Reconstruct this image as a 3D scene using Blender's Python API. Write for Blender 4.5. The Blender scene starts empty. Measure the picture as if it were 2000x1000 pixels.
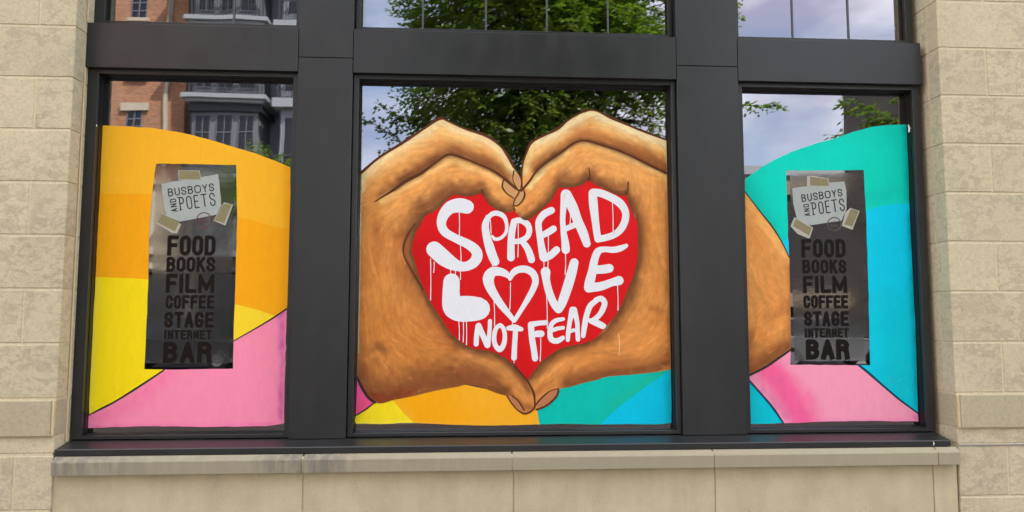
import bpy, bmesh, math, random
import numpy as np
from mathutils import Vector, Matrix
from mathutils.geometry import delaunay_2d_cdt
random.seed(7); RNG = np.random.default_rng(11)
S = bpy.context.scene
COL = S.collection

# ------------------------------------------------------------------ camera
CAM_Y, CAM_Z = -4.1283, 1.6
YAW, PITCH, ROLL = 0.060823, 0.08191, 0.000746
F_PX = 1380.0                                  # focal length for a picture 2000 wide
fw = Vector((math.sin(YAW)*math.cos(PITCH), math.cos(YAW)*math.cos(PITCH), math.sin(PITCH)))
rt = Vector((math.cos(YAW), -math.sin(YAW), 0)); up = rt.cross(fw)
rt, up = rt*math.cos(ROLL)+up*math.sin(ROLL), -rt*math.sin(ROLL)+up*math.cos(ROLL)
cam = bpy.data.objects.new('camera', bpy.data.cameras.new('camera')); COL.objects.link(cam)
m = Matrix((rt, up, -fw)).transposed().to_4x4(); m.translation = (0, CAM_Y, CAM_Z); cam.matrix_world = m
cam.data.sensor_width = 36; cam.data.lens = 36*F_PX/2000; cam.data.clip_end = 2000; cam.data.clip_start = .05
S.camera = cam

# ------------------------------------------------------------------ sky, sun, exposure
SUN_EL, SUN_AZ = math.radians(50), math.radians(48)      # azimuth clockwise from +Y: the sun stands behind the cafe, to the right
W = bpy.data.worlds.new('World'); S.world = W; W.use_nodes = True
nt = W.node_tree; nt.nodes.clear()
def wn(t): return nt.nodes.new(t)
out = wn('ShaderNodeOutputWorld'); bg = wn('ShaderNodeBackground'); sky = wn('ShaderNodeTexSky')
sky.sky_type = 'NISHITA'; sky.sun_disc = False; sky.sun_elevation = SUN_EL; sky.sun_rotation = SUN_AZ
sky.altitude = 50; sky.air_density = 1.0; sky.dust_density = 2.5; sky.ozone_density = 1.0
tc = wn('ShaderNodeTexCoord'); mp = wn('ShaderNodeMapping'); mp.inputs['Scale'].default_value = (1.3, 1.3, 3.4)
n1 = wn('ShaderNodeTexNoise'); n1.inputs['Scale'].default_value = 1.9; n1.inputs['Detail'].default_value = 7; n1.inputs['Roughness'].default_value = .52
n1.inputs['Distortion'].default_value = .35
cr = wn('ShaderNodeValToRGB'); cr.color_ramp.elements[0].position = .30; cr.color_ramp.elements[1].position = .58
n2 = wn('ShaderNodeTexNoise'); n2.inputs['Scale'].default_value = 3.1; n2.inputs['Detail'].default_value = 6
cc = wn('ShaderNodeValToRGB'); e = cc.color_ramp.elements
e[0].position = .35; e[0].color = (2.9, 2.9, 3.8, 1); e[1].position = .68; e[1].color = (9.0, 8.6, 8.3, 1)
mx = wn('ShaderNodeMixRGB')
L = nt.links.new
L(tc.outputs['Generated'], mp.inputs['Vector']); L(mp.outputs[0], n1.inputs['Vector']); L(mp.outputs[0], n2.inputs['Vector'])
L(n1.outputs['Fac'], cr.inputs[0]); L(n2.outputs['Fac'], cc.inputs[0])
L(cr.outputs[0], mx.inputs[0]); L(sky.outputs[0], mx.inputs[1]); L(cc.outputs[0], mx.inputs[2])
L(mx.outputs[0], bg.inputs[0]); bg.inputs[1].default_value = .12; L(bg.outputs[0], out.inputs[0])
sl = bpy.data.lights.new('sun', 'SUN'); sun = bpy.data.objects.new('sun', sl); COL.objects.link(sun)
sl.energy = 3.2; sl.angle = math.radians(.6); sl.color = (1, .94, .86)
d = Vector((math.sin(SUN_AZ)*math.cos(SUN_EL), math.cos(SUN_AZ)*math.cos(SUN_EL), math.sin(SUN_EL)))
sun.rotation_euler = d.to_track_quat('Z', 'Y').to_euler()
S.view_settings.view_transform = 'Standard'; S.view_settings.look = 'None'; S.view_settings.gamma = 1
S.view_settings.use_curve_mapping = False; S.view_settings.exposure = 2.4
S.render.engine = 'CYCLES'; S.cycles.max_bounces = 8; S.cycles.transparent_max_bounces = 16

# ------------------------------------------------------------------ helpers
def ray(px, py): return fw + rt*((px-1000)/F_PX) + up*((500-py)/F_PX)
def P(px, py, Y):                    # where the sight line of a photo pixel meets the upright plane y = Y
    v = ray(px, py); t = (Y-CAM_Y)/v.y; return Vector((0, CAM_Y, CAM_Z)) + v*t
GLASS = .22
def M(px, py, Y):                    # same for something seen mirrored in the glass, Y metres behind it
    p = P(px, py, Y); return Vector((p.x, 2*GLASS-Y, p.z))
def lin(c):
    c = np.asarray(c, float)/255.; return np.where(c <= .04045, c/12.92, ((c+.055)/1.055)**2.4)
def rgba(c): return tuple(lin(c)) + (1,)

def tag(o, label=None, cat=None, group=None, kind=None):
    if label: o['label'] = label
    if cat: o['category'] = cat
    if group: o['group'] = group
    if kind: o['kind'] = kind
    return o
def thing(name, label, cat, loc=(0, 0, 0), group=None):
    o = bpy.data.objects.new(name, None); o.location = loc; o.empty_display_size = .1; COL.objects.link(o)
    return tag(o, label, cat, group, 'thing')
def link(name, me, mat=None, parent=None, loc=None, kind=None, label=None):
    o = bpy.data.objects.new(name, me); COL.objects.link(o)
    if mat and not me.materials: me.materials.append(mat)
    if loc is not None: o.location = loc
    if parent:
        o.parent = parent; o.location = Vector(o.location) - world_loc(parent)
    if kind: o['kind'] = kind
    if label: o['label'] = label
    return o
def world_loc(o):
    v = Vector(o.location)
    while o.parent: o = o.parent; v += Vector(o.location)
    return v
def mesh(name, verts, faces):
    me = bpy.data.meshes.new(name); me.from_pydata([tuple(v) for v in verts], [], [tuple(f) for f in faces]); me.update(); return me
CACHE = {}
def cbox_mesh(w, d, h, c=.003):      # box about its centre, front (-y) edges chamfered
    key = (round(w, 3), round(d, 3), round(h, 3), c)
    if key in CACHE: return CACHE[key]
    x, y, z = w/2, d/2, h/2
    v = []
    for (a, b, yy) in ((x-c, z-c, -y), (x, z, -y+c), (x, z, y)):
        v += [(-a, yy, -b), (a, yy, -b), (a, yy, b), (-a, yy, b)]
    f = [(0, 1, 2, 3)]
    for r in (0, 4):
        for i in range(4):
            j = (i+1) % 4; f.append((r+i, r+4+i, r+4+j, r+j))
    f.append((11, 10, 9, 8))
    me = mesh('block', v, f); CACHE[key] = me; return me
def box(name, x0, x1, y0, y1, z0, z1, mat, parent=None, c=.003, kind=None, label=None):
    me = cbox_mesh(x1-x0, y1-y0, z1-z0, c)
    if me.materials and me.materials[0] != mat:
        me = me.copy(); me.materials.clear(); me.materials.append(mat)
    return link(name, me, mat, parent, Vector(((x0+x1)/2, (y0+y1)/2, (z0+z1)/2)), kind, label)
class MB:                            # collects boxes / bars into one mesh
    def __init__(s): s.v = []; s.f = []
    def box(s, x0, x1, y0, y1, z0, z1):
        n = len(s.v); s.v += [(x, y, z) for z in (z0, z1) for y in (y0, y1) for x in (x0, x1)]
        s.f += [tuple(n+i for i in q) for q in ((0, 1, 5, 4), (1, 3, 7, 5), (3, 2, 6, 7), (2, 0, 4, 6), (4, 5, 7, 6), (0, 2, 3, 1))]
    def tube(s, a, b, r0, r1, n=6):
        a, b = Vector(a), Vector(b); d = (b-a).normalized(); u = d.orthogonal().normalized(); w = d.cross(u); k = len(s.v)
        for p, r in ((a, r0), (b, r1)):
            for i in range(n):
                t = 2*math.pi*i/n; s.v.append(tuple(p+(u*math.cos(t)+w*math.sin(t))*r))
        for i in range(n): j = (i+1) % n; s.f.append((k+i, k+j, k+n+j, k+n+i))
        s.f.append(tuple(k+i for i in range(n))[::-1]); s.f.append(tuple(k+n+i for i in range(n)))
    def build(s, name, mat, parent=None, kind=None, label=None):
        if not s.v: return None
        me = mesh(name, s.v, s.f); base = world_loc(parent) if parent else Vector((0, 0, 0))
        me.transform(Matrix.Translation(-base)); o = link(name, me, mat); 
        if parent: o.parent = parent
        if kind: o['kind'] = kind
        if label: o['label'] = label
        return o

# ------------------------------------------------------------------ materials
class NT:
    def __init__(s, name):
        s.m = bpy.data.materials.new(name); s.m.use_nodes = True; s.t = s.m.node_tree; s.t.nodes.clear()
        s.out = s.n('ShaderNodeOutputMaterial')
    def n(s, t, **k):
        o = s.t.nodes.new(t)
        for a, b in k.items(): setattr(o, a, b)
        return o
    def l(s, a, b): s.t.links.new(a, b)
    def noise(s, vec, scale, detail=4, rough=.5, dist=0):
        o = s.n('ShaderNodeTexNoise'); o.inputs['Scale'].default_value = scale; o.inputs['Detail'].default_value = detail
        o.inputs['Roughness'].default_value = rough; o.inputs['Distortion'].default_value = dist
        if vec: s.l(vec, o.inputs['Vector'])
        return o.outputs['Fac']
    def ramp(s, fac, *stops):
        o = s.n('ShaderNodeValToRGB'); e = o.color_ramp.elements
        while len(e) < len(stops): e.new(.5)
        for i, (p, c) in enumerate(stops):
            e[i].position = p; e[i].color = c if len(c) == 4 else tuple(c)+(1,)
        s.l(fac, o.inputs[0]); return o.outputs[0]
    def mix(s, fac, a, b, mode='MIX'):
        o = s.n('ShaderNodeMixRGB', blend_type=mode)
        for i, v in ((0, fac), (1, a), (2, b)):
            if isinstance(v, (int, float)): o.inputs[i].default_value = v
            elif isinstance(v, (tuple, list)): o.inputs[i].default_value = tuple(v) if len(v) == 4 else tuple(v)+(1,)
            else: s.l(v, o.inputs[i])
        return o.outputs[0]
    def coords(s, rand=True, scale=None):
        tc = s.n('ShaderNodeTexCoord'); v = tc.outputs['Object']
        if rand:
            oi = s.n('ShaderNodeObjectInfo'); mu = s.n('ShaderNodeMath', operation='MULTIPLY'); s.l(oi.outputs['Random'], mu.inputs[0]); mu.inputs[1].default_value = 53.
            ad = s.n('ShaderNodeVectorMath', operation='ADD'); s.l(v, ad.inputs[0]); s.l(mu.outputs[0], ad.inputs[1]); v = ad.outputs[0]
        if scale:
            ml = s.n('ShaderNodeVectorMath', operation='MULTIPLY'); s.l(v, ml.inputs[0]); ml.inputs[1].default_value = scale; v = ml.outputs[0]
        return v
    def bsdf(s, col, rough=.6, spec=.4, bump=None, bstr=.2, bdist=.002, metal=0, alpha=None):
        b = s.n('ShaderNodeBsdfPrincipled')
        if isinstance(col, (tuple, list)): b.inputs['Base Color'].default_value = tuple(col) if len(col) == 4 else tuple(col)+(1,)
        else: s.l(col, b.inputs['Base Color'])
        if isinstance(rough, (int, float)): b.inputs['Roughness'].default_value = rough
        else: s.l(rough, b.inputs['Roughness'])
        b.inputs['Specular IOR Level'].default_value = spec; b.inputs['Metallic'].default_value = metal
        if alpha is not None: b.inputs['Alpha'].default_value = alpha
        if bump is not None:
            bn = s.n('ShaderNodeBump'); bn.inputs['Strength'].default_value = bstr; bn.inputs['Distance'].default_value = bdist
            s.l(bump, bn.inputs['Height']); s.l(bn.outputs[0], b.inputs['Normal'])
        s.l(b.outputs[0], s.out.inputs[0]); s.b = b; return s.m
def G(v): return (v, v, v, 1)

def stone_mat(name, light, dark, patch=1.0, smooth=False):
    k = NT(name); v = k.coords()
    vs = k.n('ShaderNodeVectorMath', operation='MULTIPLY'); k.l(v, vs.inputs[0]); vs.inputs[1].default_value = (1, 1, 1.6)
    big = k.noise(vs.outputs[0], 13, 10, .7, .6)
    pf = k.ramp(big, (.495, G(0)), (.53, G(patch)))
    sel = k.noise(v, 2.2, 2, .5); selr = k.ramp(sel, (.38, G(.15)), (.58, G(1)))
    fac = k.mix(1, pf, selr, 'MULTIPLY')
    col = k.mix(fac, light, dark)
    fine = k.noise(v, 160, 4, .7); col = k.mix(1, col, k.ramp(fine, (.3, G(.84)), (.7, G(1.1))), 'MULTIPLY')
    mid = k.noise(v, 48, 5, .7); col = k.mix(1, col, k.ramp(mid, (.32, G(.86)), (.5, G(1.0)), (.7, G(1.07))), 'MULTIPLY')
    broad = k.noise(v, 1.7, 3, .5); col = k.mix(1, col, k.ramp(broad, (.3, G(.92)), (.7, G(1.06))), 'MULTIPLY')
    oi = k.n('ShaderNodeObjectInfo'); col = k.mix(1, col, k.ramp(oi.outputs['Random'], (0, (.95, .955, .96, 1)), (1, (1.04, 1.03, 1.0, 1))), 'MULTIPLY')
    pit = k.n('ShaderNodeTexVoronoi'); pit.inputs['Scale'].default_value = 26; k.l(v, pit.inputs['Vector'])
    pr = k.ramp(pit.outputs['Distance'], (.03, G(0)), (.055, G(1)))
    if not smooth: col = k.mix(1, col, k.mix(.55, G(1), pr), 'MULTIPLY')
    h = k.mix(.35, fine, big)
    return k.bsdf(col, .85, .25, h, .35, .0015)
STONE = stone_mat('limestone', (.565, .495, .33, 1), (.44, .388, .262, 1), .8)
CAST = stone_mat('cast_stone', (.455, .40, .262, 1), (.41, .36, .24, 1), .35, True)

def stained_cast():
    k = NT('weathered_cast_stone'); v = k.coords()
    st = k.n('ShaderNodeVectorMath', operation='MULTIPLY'); k.l(v, st.inputs[0]); st.inputs[1].default_value = (1, 1, .22)
    run = k.noise(st.outputs[0], 26, 5, .65); big = k.noise(v, 1.6, 3, .5)
    f = k.mix(1, k.ramp(run, (.36, G(0)), (.60, G(1))), k.ramp(big, (.47, G(0.05)), (.60, G(.9))), 'MULTIPLY')
    ge = k.n('ShaderNodeNewGeometry'); sx_ = k.n('ShaderNodeSeparateXYZ'); k.l(ge.outputs['Position'], sx_.inputs[0])
    mr_ = k.n('ShaderNodeMapRange'); k.l(sx_.outputs['X'], mr_.inputs['Value']); mr_.inputs['From Min'].default_value = -2.4; mr_.inputs['From Max'].default_value = 3.0
    loc = k.ramp(mr_.outputs[0], (0, G(.85)), (.07, G(.6)), (.13, G(.3)), (.22, G(.25)), (.25, G(.8)), (.30, G(.75)), (.335, G(.2)), (.5, G(.12)), (1, G(.12)))
    f = k.mix(1, k.ramp(run, (.30, G(0.1)), (.56, G(1))), loc, 'MULTIPLY')
    col = k.mix(f, (.365, .325, .215, 1), (.15, .142, .125, 1))
    fine = k.noise(v, 180, 4, .7); col = k.mix(1, col, k.ramp(fine, (.3, G(.88)), (.7, G(1.08))), 'MULTIPLY')
    return k.bsdf(col, .85, .25, fine, .3, .001)
SILLSTONE = stained_cast()
def base_mat():
    k = NT('apron_cast_stone'); v = k.coords(True)
    tcn = k.n('ShaderNodeTexCoord'); sp = k.n('ShaderNodeSeparateXYZ'); k.l(tcn.outputs['Object'], sp.inputs[0])
    st = k.n('ShaderNodeVectorMath', operation='MULTIPLY'); k.l(v, st.inputs[0]); st.inputs[1].default_value = (1, 1, .3)
    run = k.noise(st.outputs[0], 9, 5, .6); mot = k.noise(v, 5, 5, .6)
    col = k.mix(k.ramp(run, (.42, G(0)), (.75, G(.55))), (.56, .485, .31, 1), (.42, .365, .24, 1))
    col = k.mix(1, col, k.ramp(mot, (.3, G(.9)), (.7, G(1.07))), 'MULTIPLY')
    fine = k.noise(v, 200, 4, .75); col = k.mix(1, col, k.ramp(fine, (.3, G(.86)), (.7, G(1.1))), 'MULTIPLY')
    pit = k.n('ShaderNodeTexVoronoi'); pit.inputs['Scale'].default_value = 9; k.l(v, pit.inputs['Vector'])
    col = k.mix(1, col, k.mix(.6, G(1), k.ramp(pit.outputs['Distance'], (.02, G(0)), (.04, G(1)))), 'MULTIPLY')
    return k.bsdf(col, .9, .2, fine, .3, .001)
APRON = base_mat()
def simple(name, col, rough=.6, spec=.4, nz=None, amp=.1, metal=0, bump=0):
    k = NT(name)
    if nz:
        v = k.coords(); f = k.noise(v, nz, 4, .6); c = k.mix(1, tuple(col)+(1,), k.ramp(f, (.3, G(1-amp)), (.7, G(1+amp))), 'MULTIPLY')
        return k.bsdf(c, rough, spec, f if bump else None, bump or .1, .002, metal)
    return k.bsdf(col, rough, spec, metal=metal)
MORTAR = simple('mortar', (.62, .54, .36), .9, .2, 60, .12)
SEALANT = simple('sealant', (.60, .48, .28), .6, .4, 30, .06)
def frame_mat():
    k = NT('frame_paint'); v = k.coords()
    a = k.noise(v, 3, 3, .5); f = k.noise(v, 420, 2, .5)
    st = k.n('ShaderNodeVectorMath', operation='MULTIPLY'); k.l(v, st.inputs[0]); st.inputs[1].default_value = (1, 1, .6)
    dust = k.noise(st.outputs[0], 7, 5, .6)
    col = k.mix(k.ramp(dust, (.45, G(0)), (.75, G(.5))), (.019, .0205, .020, 1), (.030, .030, .028, 1))
    col = k.mix(1, col, k.ramp(a, (.3, G(.93)), (.7, G(1.07))), 'MULTIPLY')
    pit = k.n('ShaderNodeTexVoronoi'); pit.inputs['Scale'].default_value = 11; k.l(v, pit.inputs['Vector'])
    col = k.mix(k.ramp(pit.outputs['Distance'], (.012, G(.5)), (.02, G(0))), col, (.3, .3, .28, 1))
    return k.bsdf(col, k.ramp(dust, (.3, G(.30)), (.8, G(.42))), .42, f, .12, .0004)
FRAME = frame_mat()
GASKET = simple('black_gasket', (.008, .008, .008), .45, .4)
MUNTIN = simple('muntin_grey', (.07, .075, .078), .5, .4)
GLASS_R = .23                        # coated double glazing, seen square on
def glass_mat():
    k = NT('window_glass'); v = k.coords(False)
    n = k.noise(v, 1.3, 2, .4, .3); bn = k.n('ShaderNodeBump'); bn.inputs['Strength'].default_value = .055; bn.inputs['Distance'].default_value = .02
    k.l(n, bn.inputs['Height'])
    gl = k.n('ShaderNodeBsdfGlossy'); gl.inputs['Roughness'].default_value = 0.0; gl.inputs['Color'].default_value = (.93, .94, 1, 1); k.l(bn.outputs[0], gl.inputs['Normal'])
    g2 = k.n('ShaderNodeBsdfGlossy'); g2.inputs['Roughness'].default_value = 0.0; g2.inputs['Color'].default_value = (.93, .94, 1, 1)   # the inner pane, never quite parallel
    va = k.n('ShaderNodeVectorMath', operation='ADD'); k.l(bn.outputs[0], va.inputs[0]); va.inputs[1].default_value = (.0009, 0, .0006)
    vn = k.n('ShaderNodeVectorMath', operation='NORMALIZE'); k.l(va.outputs[0], vn.inputs[0]); k.l(vn.outputs[0], g2.inputs['Normal'])
    gm = k.n('ShaderNodeMixShader'); gm.inputs[0].default_value = .24; k.l(gl.outputs[0], gm.inputs[1]); k.l(g2.outputs[0], gm.inputs[2])
    tr = k.n('ShaderNodeBsdfTransparent'); tr.inputs['Color'].default_value = (.42, .45, .44, 1)
    lw = k.n('ShaderNodeLayerWeight'); pw = k.n('ShaderNodeMath', operation='POWER'); k.l(lw.outputs['Facing'], pw.inputs[0]); pw.inputs[1].default_value = 4
    ma = k.n('ShaderNodeMath', operation='MULTIPLY_ADD'); k.l(pw.outputs[0], ma.inputs[0]); ma.inputs[1].default_value = .72; ma.inputs[2].default_value = GLASS_R
    ge = k.n('ShaderNodeNewGeometry'); iv = k.n('ShaderNodeMath', operation='SUBTRACT'); iv.inputs[0].default_value = 1; k.l(ge.outputs['Backfacing'], iv.inputs[1])
    fr = k.n('ShaderNodeMath', operation='MULTIPLY'); k.l(ma.outputs[0], fr.inputs[0]); k.l(iv.outputs[0], fr.inputs[1])
    mx = k.n('ShaderNodeMixShader'); k.l(fr.outputs[0], mx.inputs[0]); k.l(tr.outputs[0], mx.inputs[1]); k.l(gm.outputs[0], mx.inputs[2])
    k.l(mx.outputs[0], k.out.inputs[0]); return k.m
GLASSM = glass_mat()

# ================================================================== GROUND AND STREET
asphalt = simple('asphalt', (.055, .055, .056), .9, .2, 40, .25)
conc = simple('pavement_brick', (.15, .115, .09), .9, .2, 12, .12)
FARP = simple('far_pavement_brick', (.13, .105, .085), .9, .2, 12, .12)
link('ground', mesh('ground', [(-600, -600, -.16), (600, -600, -.16), (600, 600, -.16), (-600, 600, -.16)], [(0, 1, 2, 3)]), simple('far_ground', (.12, .12, .09), .95, .1, .05, .3), kind='structure')
mb = MB(); mb.box(-60, 60, -19.5, -6.4, -.5, -.12); mb.build('road', asphalt, kind='structure')
mb = MB(); mb.box(-60, 60, -6.2, .008, -.5, 0.0); mb.build('pavement', conc, kind='structure')
mb = MB(); mb.box(-60, 60, -23.6, -19.7, -.5, 0.0); mb.build('far_pavement', FARP, kind='structure')
kerb = simple('kerb_granite', (.36, .35, .33), .8, .3, 30, .15)
mb = MB(); mb.box(-60, 60, -6.4, -6.203, -.5, .004); mb.box(-60, 60, -19.697, -19.5, -.5, .004); mb.build('kerb', kerb, kind='structure')
mb = MB()
for i in range(-9, 10): mb.box(i*6-1.5, i*6+1.5, -13.05, -12.92, -.12, -.116)
mb.build('road_marking', simple('road_paint', (.7, .68, .6), .8, .2, 20, .15), kind='structure')

# ================================================================== THE CAFE WALL
XL, XR, Z0, H = -2.2870, 2.9230, 3.2624, .305
J = .0055                            # half a mortar joint
def pier(name, label, x_edge, sgn, full_first, x_end):
    t = thing(name, label, 'stone wall', (x_edge+sgn*.9, 0, 0))
    # mortar bed, a little behind the faces
    xa, xb = sorted((x_edge+sgn*.005, x_end))
    bed = MB(); bed.box(xa, xb, .004, .42, .0, 5.28); bed.build('mortar_bed', MORTAR, t)
    def blk(nm, e0, e1, z0, z1, mat, y0=0.0, c=.0035):
        x0, x1 = sorted((e0, e1)); return box(nm, x0, x1, y0, .1, z0, z1, mat, t, c)
    ks = [(-7+i) for i in range(14)]
    rows = [(Z0-H*(k+1), Z0-H*k, (k % 2 == 0) == full_first) for k in range(-7, 7)]
    rows = [r for r in rows if r[0] < 5.25]
    low = [(.521, .82, False), (.216, .521, True), (.0, .216, False)]
    for (z0, z1, full) in rows+low:
        z1 = min(z1, 5.28); half = .205 if sgn < 0 else .305
        a = 0; first = True
        lens = []
        while a < abs(x_end-x_edge)-.02:
            l = (.61 if full else half) if first else .61
            l = min(l, abs(x_end-x_edge)-a); lens.append((a, a+l)); a += l; first = False
        for i, (a, b) in enumerate(lens):
            e0 = x_edge+sgn*(a+(J if i else 0)); e1 = x_edge+sgn*(b-(J if b < abs(x_end-x_edge)-.01 else 0))
            blk('stone', e0, e1, z0+J, z1-J, STONE)
        # the reveal beyond the corner stone
        x0, x1 = sorted((x_edge, x_edge+sgn*.08)); dd = .1
        if z0 > .85: box('reveal_stone', x0, x1, .112, .35, z0+J, z1-J, STONE, t, .002)
    # the projecting band and the short course below it
    k0 = x_edge+sgn*.018
    a = 0
    while a < abs(x_end-x_edge)-.05:
        b = min(a+1.22, abs(x_end-x_edge)-.018)
        blk('band_stone', k0+sgn*(a+(J if a else 0)), k0+sgn*b, .921+J*.6, 1.119, CAST, -.016, .003); a = b
    x0, x1 = sorted((x_edge, x_edge+sgn*.02)); box('reveal_band_stone', x0, x1, .004, .35, .921+J, 1.119, CAST, t, .002)
    x0, x1 = sorted((x_edge+sgn*.003, k0-sgn*.001)); box('sealant_strip', x0, x1, -.010, .003, .925, 1.117, SEALANT, t, .002)
    blk('stone', x_edge, x_edge+sgn*.9, .832, .921-J, STONE); blk('stone', x_edge+sgn*(.9+2*J), x_end, .832, .921-J, STONE)
    x0, x1 = sorted((x_edge, x_edge+sgn*.08)); box('reveal_stone', x0, x1, .112, .35, .832, .921-J, STONE, t, .002)
    return t
pl = pier('stone_pier', 'buff limestone block wall to the left of the painted windows', XL, -1, True, -4.6)
pr = pier('stone_pier', 'buff limestone block wall to the right of the painted windows', XR, 1, False, 5.3)
FLASH = simple('metal_flashing', (.35, .35, .36), .35, .5, metal=.8)
box('metal_flashing', XR+.002, 5.28, -.006, .004, .8195, .8245, FLASH, pr, .001)

# stone sill course and the smooth apron wall under it
ss = thing('stone_sill', 'long weathered cast stone ledge right under the dark metal sill', 'stone sill', (.3, 0, .75))
SX = [P(98.5, 905, -.035).x] + [P(p, 905, -.035).x for p in (590.5, 1000.5, 1395, 1833)] + [P(1877, 885, -.035).x]
def sill_piece(x0, x1):
    prof = [(-.035, .716), (-.035, .784), (-.031, .790), (.0, .8115), (.12, .8135), (.12, .716)]
    w = (x1-x0)/2; n = len(prof); v = [(s*w, y, z-.76) for s in (-1, 1) for (y, z) in prof]
    f = [(i, (i+1) % n, n+(i+1) % n, n+i) for i in range(n)] + [tuple(range(n))[::-1], tuple(range(n, 2*n))]
    return link('sill_stone', mesh('sill_stone', v, f), SILLSTONE, ss, Vector(((x0+x1)/2, 0, .76)))
for a, b in zip(SX[:-1], SX[1:]): sill_piece(a+.004, b-.004)
mb = MB()
for x in SX[1:-1]: mb.box(x-.0038, x+.0038, -.028, .12, .718, .80)
mb.build('mortar_joint', MORTAR, ss)
ap = thing('apron_wall', 'smooth buff cast stone panels below the ledge and windows', 'stone wall', (.3, 0, 0))
AX = [-2.292] + [P(p, 960, .012).x for p in (591.5, 1003, 1397, 1824)] + [2.918]
for a, b in zip(AX[:-1], AX[1:]): box('stone_panel', a+.0035, b-.0035, .012, .11, .001, .712, APRON, ap, .002)
mb = MB(); mb.box(-2.286, 2.912, .02, .12, 0, .715); mb.build('mortar_bed', MORTAR, ap)

# the shell of the building round the opening, and the dim room behind the glass
sh = thing('cafe_building', 'unseen upper walls, roof and rear added to the limestone cafe building to block the sun', 'building', (0, 5, 0))  # unseen mass above and behind, added to keep the facade out of the sun
shm = simple('shell_stone', (.36, .31, .22), .9, .2, 3, .1)
mb = MB(); mb.box(-14, 14, .012, .5, 5.28, 10.2); mb.box(-14, -4.602, .012, .5, 0, 5.28); mb.box(5.302, 14, .012, .5, 0, 5.28)
mb.box(-14, -13.6, .5, 10, 0, 10.2); mb.box(13.6, 14, .5, 10, 0, 10.2); mb.box(-14, 14, 10, 10.4, 0, 10.2)
mb.build('wall', shm, sh)
mb = MB(); mb.box(-14.2, 14.2, -.15, 10.6, 10.2, 10.5); mb.build('roof', simple('roof_grey', (.2, .2, .2), .9, .2), sh)  # unseen roof slab, added to stop the sun from behind
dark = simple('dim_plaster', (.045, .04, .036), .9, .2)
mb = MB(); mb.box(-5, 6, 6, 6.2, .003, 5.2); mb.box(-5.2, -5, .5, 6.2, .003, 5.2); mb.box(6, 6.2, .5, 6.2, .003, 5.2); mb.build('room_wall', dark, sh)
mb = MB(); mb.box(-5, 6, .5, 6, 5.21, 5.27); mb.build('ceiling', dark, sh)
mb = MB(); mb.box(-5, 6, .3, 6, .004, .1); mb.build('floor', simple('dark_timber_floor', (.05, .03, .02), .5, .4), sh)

# ------------------------------------------------------------------ dark metal surround
sr = thing('window_surround', 'dark grey metal framework of panels and posts around the windows', 'window frame', (.3, .12, .87))
PXL = (-1.0435, -.7125); PXR = (1.2905, 1.6855); ZJ = 3.155; g = .0018
FL, FR = -2.2885, 2.8870
for (a, b) in (PXL, PXR):
    box('post_panel', a+g, b-g, .12, .30, .875, ZJ-g, FRAME, sr, .0015)
    box('post_panel', a+g, b-g, .1205, .30, ZJ+g, 5.25, FRAME, sr, .0015)
for (a, b) in ((FL-.004, PXL[0]), (PXL[1], PXR[0]), (PXR[1], FR)):
    box('beam_panel', a+g, b-g, .117, .30, 3.064, 3.337, FRAME, sr, .002)
mb = MB(); mb.box(FL+.006, FR-.006, .304, .33, .8, .9); mb.box(FL+.006, FR-.006, .304, .33, 3.03, 3.36)
for (a, b) in (PXL, PXR): mb.box(a-.004, b+.004, .301, .32, .9, 5.2)
mb.build('backing', GASKET, sr)
prof = [(-.002, .816), (-.002, .846), (.003, .851), (.118, .872), (.3, .876), (.3, .816)]
n = len(prof); x0, x1 = -2.277, 2.8745; w = (x1-x0)/2
v = [(s*w, y, z-.85) for s in (-1, 1) for (y, z) in prof]
f = [(i, (i+1) % n, n+(i+1) % n, n+i) for i in range(n)] + [tuple(range(n))[::-1], tuple(range(n, 2*n))]
link('metal_sill', mesh('metal_sill', v, f), FRAME, sr, Vector(((x0+x1)/2, 0, .85)))

def ring(mb, ox0, ox1, oz0, oz1, ix0, ix1, iz0, iz1, y0, y1):
    mb.box(ox0, ix0, y0, y1, oz0, oz1); mb.box(ix1, ox1, y0, y1, oz0, oz1)
    mb.box(ix0, ix1, y0, y1, oz0, iz0); mb.box(ix0, ix1, y0, y1, iz1, oz1)
GL = []
def window(label, ox0, ox1, oz0, oz1, ix0, ix1, iz0, iz1, fy, bars=(), side=None):
    t = thing('window', label, 'window', ((ox0+ox1)/2, .18, oz0))
    mb = MB(); ring(mb, ox0, ox1, oz0, oz1, ix0, ix1, iz0, iz1, fy, fy+.03)
    ring(mb, ox0+.012, ox1-.012, oz0+.001, oz1-.001, ix0+.0, ix1-.0, iz0+.0, iz1-.0, fy-.006, fy-.0005) if False else None
    fo = mb.build('frame', FRAME, t)
    bv = fo.modifiers.new('bevel', 'BEVEL'); bv.width = .0015; bv.segments = 1
    mb = MB(); e = .003
    ring(mb, ox0+.004, ox1-.004, oz0+.004, oz1-.004, ix0+e, ix1-e, iz0+e, iz1-e, fy+.031, GLASS-.002)
    mb.build('gasket', GASKET, t)
    mb = MB(); mb.box(ix0-.012, ix1+.012, GLASS, GLASS+.006, iz0-.012, iz1+.012); mb.build('glass_pane', GLASSM, t)
    for bx in bars:
        box('muntin', bx-.006, bx+.006, GLASS-.006, GLASS-.0008, iz0+.001, iz1-.001, MUNTIN, t, .001)
    return t
FY = .15
def wx(px, py): return P(px, py, FY).x
zt = (P(193, 143, FY).z+P(701.6, 155, FY).z+P(1449.4, 168.6, FY).z)/3
zb = (P(164, 850, FY).z+P(687, 847, FY).z+P(1463.6, 840, FY).z)/3
OP = [(wx(193, 143), wx(573, 150)), (wx(701.6, 155), wx(1310, 167)), (wx(1449.4, 168.6), wx(1781, 176))]
OUT = [(FL, PXL[0]), (PXL[1], PXR[0]), (PXR[1], FR)]
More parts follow.
